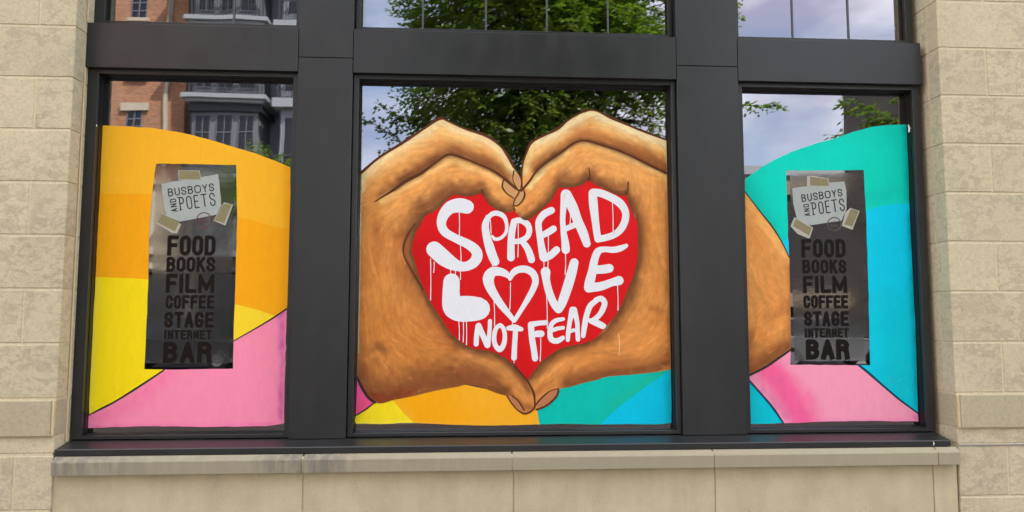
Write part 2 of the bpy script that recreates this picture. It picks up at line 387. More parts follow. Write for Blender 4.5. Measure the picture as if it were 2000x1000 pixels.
for z0_, z1_ in ((.876, 3.06), (3.34, 5.2)): box('sealant_strip', XL-.001, XL+.006, .1085, .1185 if z0_ > 3 else .1195, z0_, z1_, SEALANT, sr, .002)
names = ['left', 'middle', 'right']
zu = P(706, 53, .19).z
barpx = [(331, 457), (826, 949, 1068, 1187), (1547, 1656)]
LOWL = ['tall left window painted with orange, yellow and pink patches', 'wide middle window painted with hands around a red heart', 'tall right window painted with teal, cyan and pink patches']
UPL = ['upper left window reflecting the brick building', 'upper middle window reflecting the tree crown, divided by four thin bars', 'upper right window reflecting pale clouds, divided by thin bars']
for i in range(3):
    (a, b), (c, d2) = OUT[i], OP[i]
    window(LOWL[i], a+.002, b-.002, .8785, 3.10, c, d2, zb, zt, FY)
    bars = [P(p, 40, GLASS).x for p in barpx[i]]
    window(UPL[i], a+.002, b-.002, 3.30, 5.24, c, d2, zu, 5.10, .185, bars)

# ================================================================== PAINT ON THE GLASS
def smooth(pts, step=4., closed=False, jit=0):
    """Catmull-Rom through traced points, resampled; any extra columns (widths) are carried along"""
    p = np.array(pts, float); n = len(p); outp = []
    seg = n if closed else n-1
    for i in range(seg):
        p0 = p[(i-1) % n] if (closed or i > 0) else p[i]*2-p[i+1]; p1 = p[i]; p2 = p[(i+1) % n]
        p3 = p[(i+2) % n] if (closed or i < n-2) else p2*2-p1
        k = max(1, int(np.hypot(*(p2-p1)[:2])/step))
        for j in range(k):
            t = j/k; outp.append(.5*((2*p1)+(-p0+p2)*t+(2*p0-5*p1+4*p2-p3)*t*t+(-p0+3*p1-3*p2+p3)*t**3))
    if not closed: outp.append(p[-1])
    o = np.array(outp)
    if jit:
        k = np.arange(len(o)); o[:, 0] += jit*np.sin(k*.9+p[0, 0])*np.sin(k*.37); o[:, 1] += jit*np.sin(k*1.1+p[0, 1])*np.cos(k*.41)
    return o
def dist(V, poly):                   # distance of points V to a polyline
    D = np.full(len(V), 1e9); 
    for a, b in zip(poly[:-1], poly[1:]):
        ab = b-a; L2 = (ab@ab)+1e-9; t = np.clip(((V-a)@ab)/L2, 0, 1); q = V-a-t[:, None]*ab
        D = np.minimum(D, np.einsum('ij,ij->i', q, q))
    return np.sqrt(D)
def inside(V, poly):
    x, y = V[:, 0], V[:, 1]; c = np.zeros(len(V), bool); n = len(poly)
    for i in range(n):
        x1, y1 = poly[i]; x2, y2 = poly[(i+1) % n]
        if y1 == y2: continue
        h = (y1 > y) != (y2 > y); c ^= h & (x < (x2-x1)*(y-y1)/(y2-y1)+x1)
    return c
def hashn(ix, iy, s):
    h = (ix.astype(np.int64)*374761393+iy.astype(np.int64)*668265263+s*1442695041) & 0x7fffffff
    h = (h ^ (h >> 13))*1274126177 & 0x7fffffff; return ((h ^ (h >> 16)) & 0xffff)/65535.
def vnoise(x, y, cell, s=1):
    x = x/cell; y = y/cell; i = np.floor(x); j = np.floor(y); u = x-i; v = y-j; u = u*u*(3-2*u); v = v*v*(3-2*v)
    return (hashn(i, j, s)*(1-u)+hashn(i+1, j, s)*u)*(1-v)+(hashn(i, j+1, s)*(1-u)+hashn(i+1, j+1, s)*u)*v
def fbm(x, y, cell, s=1):
    x, y = x*.83+y*.56, y*.83-x*.56; return (vnoise(x, y, cell, s)+.5*vnoise(x, y, cell/2, s+1)+.25*vnoise(x, y, cell/4, s+2))/1.75
def streaks(V, guides, cell, length, s=1):   # brush marks: noise smeared along the painted contours
    c2 = np.zeros(len(V)); s2 = np.zeros(len(V))
    for g in guides:
        for a, b in zip(g[:-1], g[1:]):
            mid = (a+b)/2; d = np.hypot(*(V-mid).T); w = np.hypot(*(b-a))/(d+6)**2.4; th = 2*math.atan2(*(b-a)[::-1]); c2 += w*math.cos(th); s2 += w*math.sin(th)
    th = np.arctan2(s2, c2)/2 + (vnoise(V[:, 0], V[:, 1], 45, 77)-.5)*.9; dx, dy = np.cos(th), np.sin(th); acc = 0; n = 11
    for k in range(n):
        t = (k/(n-1)-.5)*length; acc = acc+vnoise(V[:, 0]+dx*t, V[:, 1]+dy*t, cell, s)
    acc = acc/n; return (acc-.5)*math.sqrt(n)*1.2
def to_world(V, off):
    return np.array([tuple(P(x, y, GLASS-off)) for x, y in V])
def fast_world(V, off):
    Y = GLASS-off; V = np.asarray(V); d = np.array(fw)+np.outer((V[:, 0]-1000)/F_PX, np.array(rt))+np.outer((500-V[:, 1])/F_PX, np.array(up))
    t = (Y-CAM_Y)/d[:, 1]; return np.array([0, CAM_Y, CAM_Z])+d*t[:, None]
def tri_region(polys, spacing=None, holes=()):
    verts = []; faces = []
    for p in polys:
        p = list(map(tuple, p)); faces.append(list(range(len(verts), len(verts)+len(p)))); verts += p
    if spacing:
        P0 = np.array(polys[0]); mn, mxx = P0.min(0), P0.max(0)
        gx, gy = np.meshgrid(np.arange(mn[0], mxx[0], spacing), np.arange(mn[1], mxx[1], spacing*.866))
        gx = gx+(np.arange(gx.shape[0]) % 2)[:, None]*spacing/2
        Q = np.stack([gx.ravel(), gy.ravel()], 1)+.013; Q = Q[inside(Q, P0)]; Q = Q[dist(Q, np.vstack([P0, P0[:1]])) > spacing*.45]
        verts += list(map(tuple, Q))
    r = delaunay_2d_cdt([Vector((x, -y)) for x, y in verts], [], faces, 1, 1e-4)
    VV = np.array([(v.x, -v.y) for v in r[0]]); FF = [tuple(f) for f in r[2]]
    cen = np.array([VV[list(f)].mean(0) for f in FF]); keep = np.zeros(len(FF), bool)
    for p in polys:                  # drop the triangles that fill the eyes of letters
        p = np.asarray(p, float); mn, mx_ = p.min(0), p.max(0); c_ = np.where((cen >= mn).all(1) & (cen <= mx_).all(1) & ~keep)[0]
        if len(c_): keep[c_] = inside(cen[c_], p)
    return VV, [f for f, k_ in zip(FF, keep) if k_]
def sheet(name, V, faces, off, mat, parent, cols=None, label=None):
    Wd = fast_world(V, off); base = np.array(world_loc(parent)); me = bpy.data.meshes.new(name)
    A = np.array(faces, dtype=object)
    me.from_pydata((Wd-base).tolist(), [], faces); me.update()
    if me.polygons and me.polygons[0].normal.y > 0: me.flip_normals()
    if cols is not None:
        at = me.color_attributes.new('Col', 'FLOAT_COLOR', 'POINT'); buf = np.ones((len(V), 4), np.float32); buf[:, :3] = cols; at.data.foreach_set('color', buf.ravel())
    me.materials.append(mat); o = bpy.data.objects.new(name, me); COL.objects.link(o); o.parent = parent
    if label: o['label'] = label
    return o
def ribbon_polys(path, square=False):
    """outline polygons of a brush line; path rows are x, y, width"""
    polys = []; n = len(path)
    for i in range(n):
        x, y, w = path[i]; r = w/2
        if square and i in (0, n-1) and np.hypot(*(path[0][:2]-path[-1][:2])) > .01: continue
        if square and n == 2: continue
        k = 14 if w > 6 else 8; polys.append([(x+r*math.cos(2*math.pi*j/k+.1), y+r*math.sin(2*math.pi*j/k+.1)) for j in range(k)])
    for i in range(n-1):
        a, b = path[i], path[i+1]; d = b[:2]-a[:2]; l = np.hypot(*d)
        if l < 1e-6: continue
        d = d/l; nn = np.array([-d[1], d[0]]); pa, pb = a[:2].copy(), b[:2].copy()
        if square:
            if i == 0: pa = pa-d*a[2]/2
            if i == n-2: pb = pb+d*b[2]/2
        polys.append([tuple(pa+nn*a[2]/2), tuple(pb+nn*b[2]/2), tuple(pb-nn*b[2]/2), tuple(pa-nn*a[2]/2)])
    return polys
def brush(name, paths, off, mat, parent, step=4., label=None, raw=False, square=False):
    if name in ('outline', 'paint_drip', 'scratch') and len(paths) > 1:
        return [brush(name, [p], off+.00003*i, mat, parent, step, label, raw, square) for i, p in enumerate(paths)]
    polys = []
    for p in paths:
        p = np.array(p, float) if raw else smooth(p, step)
        polys += ribbon_polys(p, square)
    V, F = tri_region(polys); return sheet(name, V, F, off, mat, parent, label=label)

def paint_mat(name, col=None, rough=.5, mott=.06, scale=9, bump=.25):
    k = NT(name); v = k.coords(False)
    if col is None:
        a = k.n('ShaderNodeAttribute'); a.attribute_name = 'Col'; c = a.outputs['Color']
    else: c = tuple(lin(col))+(1,)
    st = k.n('ShaderNodeVectorMath', operation='MULTIPLY'); k.l(v, st.inputs[0]); st.inputs[1].default_value = (1, 1, .35)
    f = k.noise(st.outputs[0], scale, 6, .62, .5); g = k.noise(v, 260, 3, .6)
    c = k.mix(1, c, k.ramp(f, (.3, G(1-mott)), (.7, G(1+mott*.5))), 'MULTIPLY')
    return k.bsdf(c, rough+.12, .12, k.mix(.5, f, g), bump, .0006)
VPAINT = paint_mat('brushed_paint', None, .45, .05, 30)
def white_mat():
    k = NT('white_letter_paint'); v = k.coords(False)
    st = k.n('ShaderNodeVectorMath', operation='MULTIPLY'); k.l(v, st.inputs[0]); st.inputs[1].default_value = (1, 1, .22)
    f = k.noise(st.outputs[0], 75, 5, .65, .8); b = k.noise(v, 6, 3, .5)
    thin = k.mix(1, k.ramp(f, (.56, G(0)), (.70, G(.62))), k.ramp(b, (.42, G(.15)), (.6, G(1))), 'MULTIPLY')
    c = k.mix(thin, (.77, .80, .81, 1), (.78, .50, .53, 1))
    return k.bsdf(c, .55, .12, f, .3, .0006)
WHITE = white_mat()
LINEP = paint_mat('outline_paint', (92, 52, 32), .5, .2, 60)
GLINE = paint_mat('dark_outline_paint', (52, 50, 48), .5, .2, 60)
TLINE = paint_mat('teal_outline_paint', (22, 70, 92), .5, .2, 60)

def colour(V, base, strokes):
    C = np.tile(lin(base), (len(V), 1)) if not callable(base) else base(V)
    for poly, w, col, op in strokes:
        d = dist(V, smooth(poly, 8)[:, :2]); a = np.clip(op*np.exp(-(d/(w*(1+.35*(fbm(V[:, 0], V[:, 1], 12, 43)-.5) if w > 15 else 1)))**(4 if 25 < w < 30 else 2))*(1 if w > 15 else .3+1.4*fbm(V[:, 0], V[:, 1], 13, 41)), 0, 1); C = C*(1-a[:, None])+lin(col)*a[:, None]
    return C
def patch(parent, label, outline, base, strokes=(), spacing=6, off=.001, jit=.5, mottle=.05, sm=False, cell=40):
    poly = smooth(outline, 9, True) if sm else densify(outline, 9, jit)
    V, F = tri_region([poly], spacing); C = colour(V, base, strokes)
    C = C*(1+mottle*2*(fbm(V[:, 0], V[:, 1], cell, 5)-.5)+mottle*(fbm(V[:, 0]*.5, V[:, 1], 7, 9)-.5))[:, None]
    return sheet('colour_patch', V, F, off, VPAINT, parent, np.clip(C*np.minimum(1.16, .92/np.maximum(C.max(1), .3))[:, None], 0, .93), label)
def densify(pts, step, jit):
    p = np.array(pts, float); o = []
    for a, b in zip(p, np.roll(p, -1, 0)):
        k = max(1, int(np.hypot(*(b-a))/step)); o += [a+(b-a)*j/k for j in range(k)]
    o = np.array(o); 
    o[:, 0] += jit*2*(vnoise(o[:, 0], o[:, 1], 17, 3)-.5); o[:, 1] += jit*2*(vnoise(o[:, 0], o[:, 1], 17, 4)-.5)
    return o

# ---- left window painting
ml = thing('painted_mural', 'orange, yellow and pink patches painted on the left window glass', 'mural', tuple(P(370, 836, GLASS)), 'mural panels painted on the three lower windows')
OL, OD, YE = (255, 188, 40), (253, 174, 16), (250, 224, 20)
patch(ml, 'light orange area around the top of the clear opening', [(200, 245), (250, 247), (300, 250), (350, 258), (400, 270), (450, 285), (500, 300), (540, 315), (567, 327), (567, 449), (530, 441), (495, 431), (463.4, 424), (461.5, 322), (305, 319.5), (297, 379), (240, 379), (195, 377)], OL, [([(560, 330), (565, 450)], 9, (240, 165, 10), .7)])
patch(ml, 'deep orange area left of the clear opening', [(195, 377), (240, 379), (297, 379), (292, 440), (289.5, 546), (250, 543), (187, 541), (190, 460)], OD)
patch(ml, 'deep orange area right of the clear opening', [(463.4, 424), (495, 431), (530, 441), (567, 449), (564, 540), (560, 605), (541, 618), (500, 604), (458.5, 594), (461, 500)], OD)
patch(ml, 'yellow area left of the clear opening', [(187, 541), (250, 543), (289.5, 546), (286, 640), (282, 721), (320, 722), (270, 755), (225, 783), (174, 811), (174, 780), (178, 700)], YE, [([(176, 800), (188, 545)], 6, (216, 200, 70), .6)])  # duller stroke down the left edge: the frame's shadow put into the yellow
patch(ml, 'small yellow area right of the clear opening', [(458.5, 594), (500, 604), (541, 618), (530, 622), (500, 640), (456, 666), (457, 630)], (247, 214, 45))
patch(ml, 'pink area filling the bottom of the panel', [(560, 603), (541, 614), (530, 622), (500, 640), (456, 666), (455, 720), (320, 722), (270, 755), (225, 783), (173, 811), (171.5, 836), (220, 834), (300, 832), (400, 834), (470, 833), (520, 832), (545, 829), (554.5, 827), (556.5, 720)], (252, 146, 174),
      [([(548, 610), (551, 700), (549, 820)], 9, (190, 95, 150), .8), ([(175, 818), (240, 795), (310, 750), (330, 735)], 14, (226, 112, 150), .7), ([(180, 834), (300, 832), (420, 832), (540, 828)], 5, (215, 100, 150), .65), ([(470, 680), (480, 760)], 22, (255, 152, 180), .5), ([(260, 800), (300, 780)], 12, (222, 112, 152), .4)], 5, mottle=.07, cell=22)
GLB = brush('outline', [[(173, 811, 2), (200, 797, 4), (225, 784, 3.4), (270, 756, 4), (320, 723, 3)], [(456, 666, 2), (500, 641, 2.6), (530, 623, 3), (560, 603, 3)]], .0018, GLINE, ml)

# ---- right window painting
mr = thing('painted_mural', 'teal, cyan and pink patches with a brown wrist painted on the right window glass', 'mural', tuple(P(1630, 828, GLASS)), 'mural panels painted on the three lower windows')
TE, CY, CY2 = (0, 200, 176), (0, 192, 218), (0, 186, 200)
patch(mr, 'teal area around the top of the clear opening', [(1455.5, 349), (1489, 325.5), (1517, 310), (1552, 294), (1594, 280), (1632.5, 269.5), (1667.5, 257), (1702.5, 248), (1734, 244), (1772, 243), (1774, 320), (1776, 397), (1730, 400), (1691.5, 411), (1686.5, 332), (1535.5, 333), (1538, 420), (1539.5, 465), (1527, 472), (1510, 445), (1484, 412), (1455, 374)], TE, [([(1462, 365), (1500, 430), (1530, 465)], 14, (0, 178, 160), .6), ([(1770, 250), (1774, 390)], 7, (0, 150, 145), .6), ([(1700, 385), (1770, 372)], 16, (0, 182, 165), .5)])  # dark stroke on the right edge paints in shade from the frame
patch(mr, 'cyan area to the right of the clear opening', [(1691.5, 411), (1730, 400), (1776, 397), (1781, 500), (1788, 640), (1793, 806), (1758, 781), (1727, 755), (1695, 727), (1677, 713.5), (1699.5, 713.5), (1696, 560)], CY, [([(1740, 620), (1760, 760)], 60, CY2, .9), ([(1778, 420), (1786, 640), (1790, 790)], 6, (0, 140, 150), .6)])  # thin dark stroke on the right edge: frame shade mixed into the colour
patch(mr, 'tiny cyan wedge between wrist and clear opening', [(1527, 472), (1539.5, 465), (1541.5, 503)], CY)
patch(mr, 'cyan triangle in the lower left corner', [(1463, 745), (1489, 772), (1510, 797), (1531, 826), (1500, 827.5), (1465, 828.5)], CY2)
patch(mr, 'pink band with a magenta streak', [(1545, 684), (1543.5, 712), (1620, 713), (1677, 713.5), (1695, 727), (1727, 755), (1758, 781), (1793, 807), (1794, 823), (1740, 823), (1700, 822), (1620, 823), (1531, 827), (1510, 797), (1489, 772), (1464, 742), (1464, 734), (1495, 717), (1520, 699)], (252, 160, 186),
      [([(1494, 710), (1526, 752), (1556, 800), (1570, 835)], 28, (228, 84, 138), .9), ([(1470, 742), (1500, 775), (1535, 815)], 11, (206, 110, 150), .6), ([(1540, 735), (1580, 775), (1600, 820)], 12, (232, 98, 145), .5), ([(1785, 815), (1790, 822)], 8, (200, 100, 150), .7), ([(1600, 822), (1700, 822), (1790, 822)], 4, (225, 120, 165), .6)], 4.5, mottle=.08, cell=20)
brush('outline', [[(1677, 713, 4), (1695, 727, 5), (1727, 755, 4), (1758, 781, 4), (1793, 807, 3)], [(1464, 744, 4), (1489, 772, 4), (1510, 797, 4.5), (1530, 826, 3)]], .0018, TLINE, mr)

SK_T, SK_B = (236, 170, 98), (208, 138, 72)
def skin_base(V):
    t = np.clip((V[:, 1]-240)/520, 0, 1)[:, None]; return lin(SK_T)*(1-t)+lin(SK_B)*t
def skin(parent, name, outline, strokes, guides, spacing, label=None, off=.0018, amp=1.):
    poly = np.array(outline) if isinstance(outline, np.ndarray) else smooth(outline, 5, True)
    V, F = tri_region([poly], spacing); C = skin_base(V)
    lo = fbm(V[:, 0], V[:, 1], 60, 21)
    for p, w, col, op in strokes:
        wob = w*(1.22 if sum(col) < 420 else 1)*(1+.5*(vnoise(V[:, 0], V[:, 1], 9, 31)-.5)+.5*(vnoise(V[:, 0], V[:, 1], 24, 32)-.5))
        d = dist(V, smooth(p, 8)[:, :2]); a = op*np.exp(-(d/wob)**(3.6 if sum(col) > 560 else 2.2)); C = C*(1-a[:, None])+lin(col)*(.88 if sum(col) < 420 else 1)*a[:, None]
    gd = [smooth(q, 22)[:, :2] for q in guides]
    s1 = streaks(V, gd, 2.6, 26, 3); s2 = streaks(V, gd, 6, 60, 4); s3 = streaks(V, gd, 14, 90, 8)
    m1 = fbm(V[:, 0], V[:, 1], 11, 51)-.5; m2 = fbm(V[:, 0], V[:, 1], 26, 61)-.5; s4 = streaks(V, gd[::2], 2.2, 12, 13)
    C = C*np.clip(1+amp*(.10*s1+.11*s2+.08*s3+.11*s4+.10*m1+.22*m2+.2*(lo-.5)), .5, 1.5)[:, None]
    dm = np.clip((m2+.5*m1-.06)*2.2, 0, .5)[:, None]; C = C*(1-dm)+C*np.array([.78, .66, .56])*dm
    hl = np.clip(s1*.6+s2*.6+.6*(lo-.5)-.45, 0, .35)*amp; C = C*(1-hl[:, None]*.6)+lin((244, 196, 128))*hl[:, None]*.6
    C = C*np.array([1.03, 1.0, .92]); C[:, 2] *= 1-.12*np.clip(s2, 0, 1)
    return sheet(name, V, F, off, VPAINT, parent, np.clip(C, 0, 1), label)

wrist = [(1455, 374), (1484, 412), (1510, 445), (1530, 478), (1541.5, 503), (1544, 590), (1545, 684), (1520, 699), (1495, 717), (1464, 732), (1461, 640), (1458, 500)]
skin(mr, 'painted_wrist', densify(wrist, 8, .4), [([(1462, 392), (1490, 430), (1515, 465), (1535, 500)], 9, (244, 186, 112), .6), ([(1465, 725), (1500, 702), (1540, 675)], 18, (128, 74, 42), .85), ([(1463, 660), (1466, 725)], 14, (160, 92, 50), .6), ([(1480, 480), (1510, 560), (1515, 640)], 22, (226, 152, 80), .5), ([(1500, 620), (1530, 600)], 14, (176, 104, 56), .4), ([(1542, 520), (1545, 670)], 5, (160, 95, 50), .5)],
     [[(1455, 374), (1510, 445), (1541, 503)], [(1480, 450), (1500, 560), (1510, 650)], [(1464, 731), (1545, 684)], [(1458, 500), (1461, 640)]], 2.6, 'brown wrist')
brush('outline', [[(1455, 374, 2), (1484, 412, 2.6), (1510, 445, 3), (1530, 478, 2.4), (1541, 502, 2)], [(1464, 733, 4), (1495, 717, 4.5), (1520, 700, 4.5), (1545, 683, 3)]], .0026, GLINE, mr)

# ---- middle window: two hands making a heart
mc = thing('painted_mural', 'two brown hands around a red heart with white lettering painted on the middle window', 'mural', tuple(P(1000, 830, GLASS)), 'mural panels painted on the three lower windows')
INL = [(1008, 411), (987.6, 415), (968, 409), (952, 396), (944.5, 384), (941, 378), (930, 380.5), (914, 384), (898, 382), (888, 380), (875.6, 388), (858, 405.6), (843.6, 415), (831, 421.6), (821, 439), (810, 460), (805, 479), (804.5, 492), (811.6, 514), (818, 538), (829, 565), (842, 592), (859.6, 618), (878.8, 648), (890, 659), (906, 672), (926, 681), (950, 684), (970, 690), (986, 698), (1002, 711), (1016, 728), (1029, 743)]
INR = [(1029, 743), (1040, 728), (1056, 708), (1076, 692), (1096, 680), (1120, 674), (1144, 669), (1164, 660), (1173, 650), (1187, 634), (1201.6, 616), (1214, 594), (1227, 562), (1237, 538), (1244, 511), (1245.5, 485), (1245.6, 439), (1240, 425), (1231, 404), (1222, 380), (1214, 382), (1198, 377.6), (1176, 367), (1160, 359), (1150, 352), (1137.6, 361), (1118, 366), (1102, 367), (1093, 365), (1086, 376), (1077, 391), (1061, 407), (1041.6, 423), (1029, 430.5), (1017.6, 426), (1008, 415), (1003, 404)]
TOPL = [(705.5, 337), (740, 308), (789, 277), (828, 251), (859.6, 231), (876, 237), (907, 251), (952, 266), (978, 286), (991, 303), (1003.6, 326), (1018, 349)]
TOPR = [(1019, 341), (1021, 320), (1027, 301), (1038, 278), (1064, 264), (1089.6, 251), (1109, 235), (1131, 222), (1144, 216), (1154, 214.4), (1169.6, 218), (1192, 229), (1224, 243), (1256, 256), (1301.5, 273)]
BOTL = [(1043, 770), (1045, 786), (1042, 798), (1034, 804), (1024, 808), (1014, 804), (1004, 792), (998, 784), (991, 774), (970, 768), (950, 760), (930, 753.5), (910, 751.6), (890, 756), (860, 761), (830, 768), (800, 775), (770, 781), (750, 787), (738, 788), (731, 785), (720, 776), (708, 757), (697, 734)]
BOTR = [(1310, 721), (1280, 727), (1230, 732), (1184, 736), (1170, 741), (1140, 748), (1112, 756), (1093, 760), (1090, 770), (1080, 782), (1066, 792), (1050, 800), (1043, 799)]
def sm(p): return smooth(p, 5)
LH = np.vstack([sm(TOPL)[:-1], [(1018, 352), (1019, 366), (1014, 375), (1005, 390), (1003, 401)], sm(INL), sm([(1029, 743), (1036, 755)]+BOTL), [(699, 660), (701, 560), (703, 470), (704.5, 400)]])
RH = np.vstack([sm(TOPR), [(1303, 340), (1305, 430), (1306.5, 520), (1308.5, 640)], sm(BOTR), [(1043, 780), (1038, 760)], sm(INR), [(1003.6, 396), (1014, 376), (1019.5, 366)]])
# clean repeated points
def clean(p):
    o = [p[0]]
    for q in p[1:]:
        if np.hypot(*(q-o[-1])) > .6: o.append(q)
    return np.array(o)
LH, RH = clean(LH), clean(RH)
# heart sheet, tucked a little under the hands
hc = np.array([1027, 540.]); hp = clean(np.vstack([smooth(INL, 6)[1:], smooth(INR, 6)[1:]])); hp = hc+(hp-hc)*1.02
V, F = tri_region([hp], 7); C = colour(V, (214, 22, 26), [([(820, 500), (840, 600), (900, 680), (1030, 745)], 45, (196, 16, 20), .7), ([(1160, 370), (1235, 430)], 30, (226, 30, 34), .6)])
C = C*(1+.12*(fbm(V[:, 0], V[:, 1], 60, 5)-.5))[:, None]; sheet('red_heart', V, F, .001, VPAINT, mc, C)
patch(mc, 'pink triangle in the lower left corner', [(698, 733), (708, 756), (720, 775), (733, 786), (695, 812)], (226, 84, 140), [([(700, 800), (715, 790)], 12, (214, 70, 90), .5)])
patch(mc, 'yellow area in the lower left corner', [(695, 812), (733, 786), (745, 784), (765, 779), (785, 803), (809, 826), (780, 826.5), (740, 828.5), (694.5, 827), (693.5, 822)], (240, 216, 30), [([(696, 826), (800, 826)], 5, (222, 205, 60), .7)])
patch(mc, 'orange area under the left hand', [(765, 779), (830, 764), (900, 750), (1000, 770), (1030, 790), (1049, 797), (1051, 812), (1053.5, 828.5), (960, 831.5), (900, 830), (830, 827), (809, 826), (785, 803)], (249, 172, 12), [([(930, 760), (980, 800), (1040, 825)], 50, (245, 176, 42), .8), ([(775, 785), (800, 815)], 10, (247, 180, 44), .6), ([(820, 827), (1050, 829)], 5, (236, 170, 50), .5)])
patch(mc, 'teal area under the right hand', [(1049, 800), (1066, 790), (1092, 757), (1184, 734), (1310, 719), (1310, 721), (1291, 735), (1250, 764), (1215, 790), (1172, 829), (1100, 828), (1053.5, 828.5)], (0, 178, 160), [([(1200, 790), (1290, 734)], 16, (20, 176, 146), .7)])
patch(mc, 'cyan area in the lower right corner', [(1310, 721), (1311.5, 826), (1280, 829), (1230, 828), (1172, 829), (1215, 790), (1250, 764), (1291, 735)], (0, 184, 212), [([(1308, 726), (1310, 825)], 10, (0, 160, 176), .6)])  # darker right edge is the frame's shade, painted into the cyan

DK, DK2, MB_, LT, PALE = (112, 68, 40), (92, 54, 34), (158, 96, 54), (243, 190, 116), (240, 216, 164)
def off(p, dx, dy): return [(a+dx, b+dy) for a, b in p]
gl_crease = [(731.6, 394), (746, 385), (770, 370), (792, 354), (821, 339), (850, 318), (869, 304), (879, 301), (891.6, 304), (914, 312), (938, 322), (962, 333), (983, 347), (1008, 369)]
skin(mc, 'painted_hand', LH, [
    ([(712, 420), (730, 520), (745, 620), (800, 680)], 60, (206, 132, 64), .5), ([(740, 640), (820, 700), (900, 710)], 40, (208, 134, 62), .55),
    (off(TOPL[:-1], 0, 17), 15, (242, 196, 128), .85), (off(TOPL[:-1], 0, 8), 9, (242, 220, 168), .85), ([(709, 345), (707, 372)], 8, (226, 205, 150), .8),
    ([(786, 350), (820, 330), (850, 309), (872, 296), (895, 295), (917, 303), (942, 314), (967, 326), (990, 344)], 11, (150, 90, 52), .8),
    ([(745, 380), (780, 356), (820, 333), (850, 312)], 8, (128, 76, 46), .7),
    ([(895, 298), (935, 314), (975, 334)], 9, (140, 86, 54), .6),
    ([(748, 392), (790, 367), (830, 342), (865, 319), (885, 314), (915, 325), (950, 339), (976, 354)], 8, (246, 200, 128), .85),
    ([(760, 410), (830, 370), (880, 350), (930, 350), (965, 365), (990, 395)], 16, (240, 172, 96), .5),
    (off(INL[7:16], -13, -8), 17, (160, 104, 64), .85), (off(INL[9:15], -5, -4), 9, (118, 80, 48), .85),
    ([(868, 378), (845, 398), (825, 412)], 13, (140, 88, 54), .8),
    ([(886, 366), (905, 370), (925, 368), (940, 362)], 11, (150, 92, 56), .85), ([(890, 376), (912, 381), (938, 374)], 5, (106, 68, 42), .85),
    ([(946, 372), (955, 388), (972, 401), (990, 407), (1004, 401)], 12, (150, 94, 54), .85), ([(944, 384), (953, 397), (970, 408), (988, 413), (1004, 409)], 5, (100, 64, 40), .9),
    ([(828, 424), (815, 444), (803, 468), (797, 490), (802, 512), (812, 535)], 8, (150, 98, 60), .8), ([(800, 452), (792, 470), (789, 492), (798, 518), (812, 540)], 4, (98, 62, 40), .9),
    ([(780, 470), (776, 500), (790, 540), (815, 590), (850, 640), (885, 672)], 15, (190, 114, 58), .7), ([(813, 542), (828, 572), (842, 600), (862, 630), (884, 658)], 6, (118, 74, 44), .9),
    ([(896, 672), (926, 688), (955, 692), (985, 706), (1010, 732), (1030, 764)], 8, (120, 76, 46), .85), ([(884, 656), (906, 673), (928, 682), (951, 685), (986, 699), (1012, 724)], 4, (92, 58, 38), .9),
    ([(700, 735), (712, 757), (738, 775), (790, 762), (850, 750), (905, 742), (950, 750), (985, 766)], 21, DK, .92), ([(700, 700), (712, 735), (750, 758), (820, 745), (900, 728), (950, 738)], 26, (150, 90, 50), .75),
    ([(720, 770), (745, 780), (800, 768)], 9, (140, 66, 36), .8),
    ([(960, 712), (990, 725), (1015, 755), (1030, 785)], 11, (214, 146, 78), .8), ([(1000, 775), (1020, 795), (1035, 796)], 8, (160, 98, 54), .7),
    ([(702, 400), (701, 560), (699, 700)], 6, (196, 122, 66), .7), ([(733, 440), (742, 470), (736, 500)], 12, (188, 116, 62), .6), ([(740, 676), (750, 684)], 8, (140, 84, 46), .6),
    ([(880, 720), (885, 726), (895, 730)], 5, (130, 76, 44), .6), ([(905, 690), (930, 700), (945, 706)], 8, (232, 160, 92), .6),
    (INL[1:], 14, (162, 104, 60), .6), (INL[1:], 7, (112, 70, 42), .88), (gl_crease[2:], 5, (110, 66, 38), .7)],
    [TOPL, gl_crease, INL[5:14], INL[13:24], INL[24:], BOTL[8:], [(705, 430), (712, 560), (715, 690)], [(745, 470), (750, 600), (800, 670)], [(730, 410), (800, 390), (880, 340)], [(720, 660), (800, 720), (920, 720), (1000, 745)]], 2.3, 'left hand, two fingers and thumb')
gr_crease = [(1022, 369), (1034, 354), (1048, 334), (1067, 317), (1096, 297.6), (1118, 281.6), (1133, 275), (1147, 275), (1168, 281), (1200, 291), (1232, 304), (1264, 320), (1302, 338)]
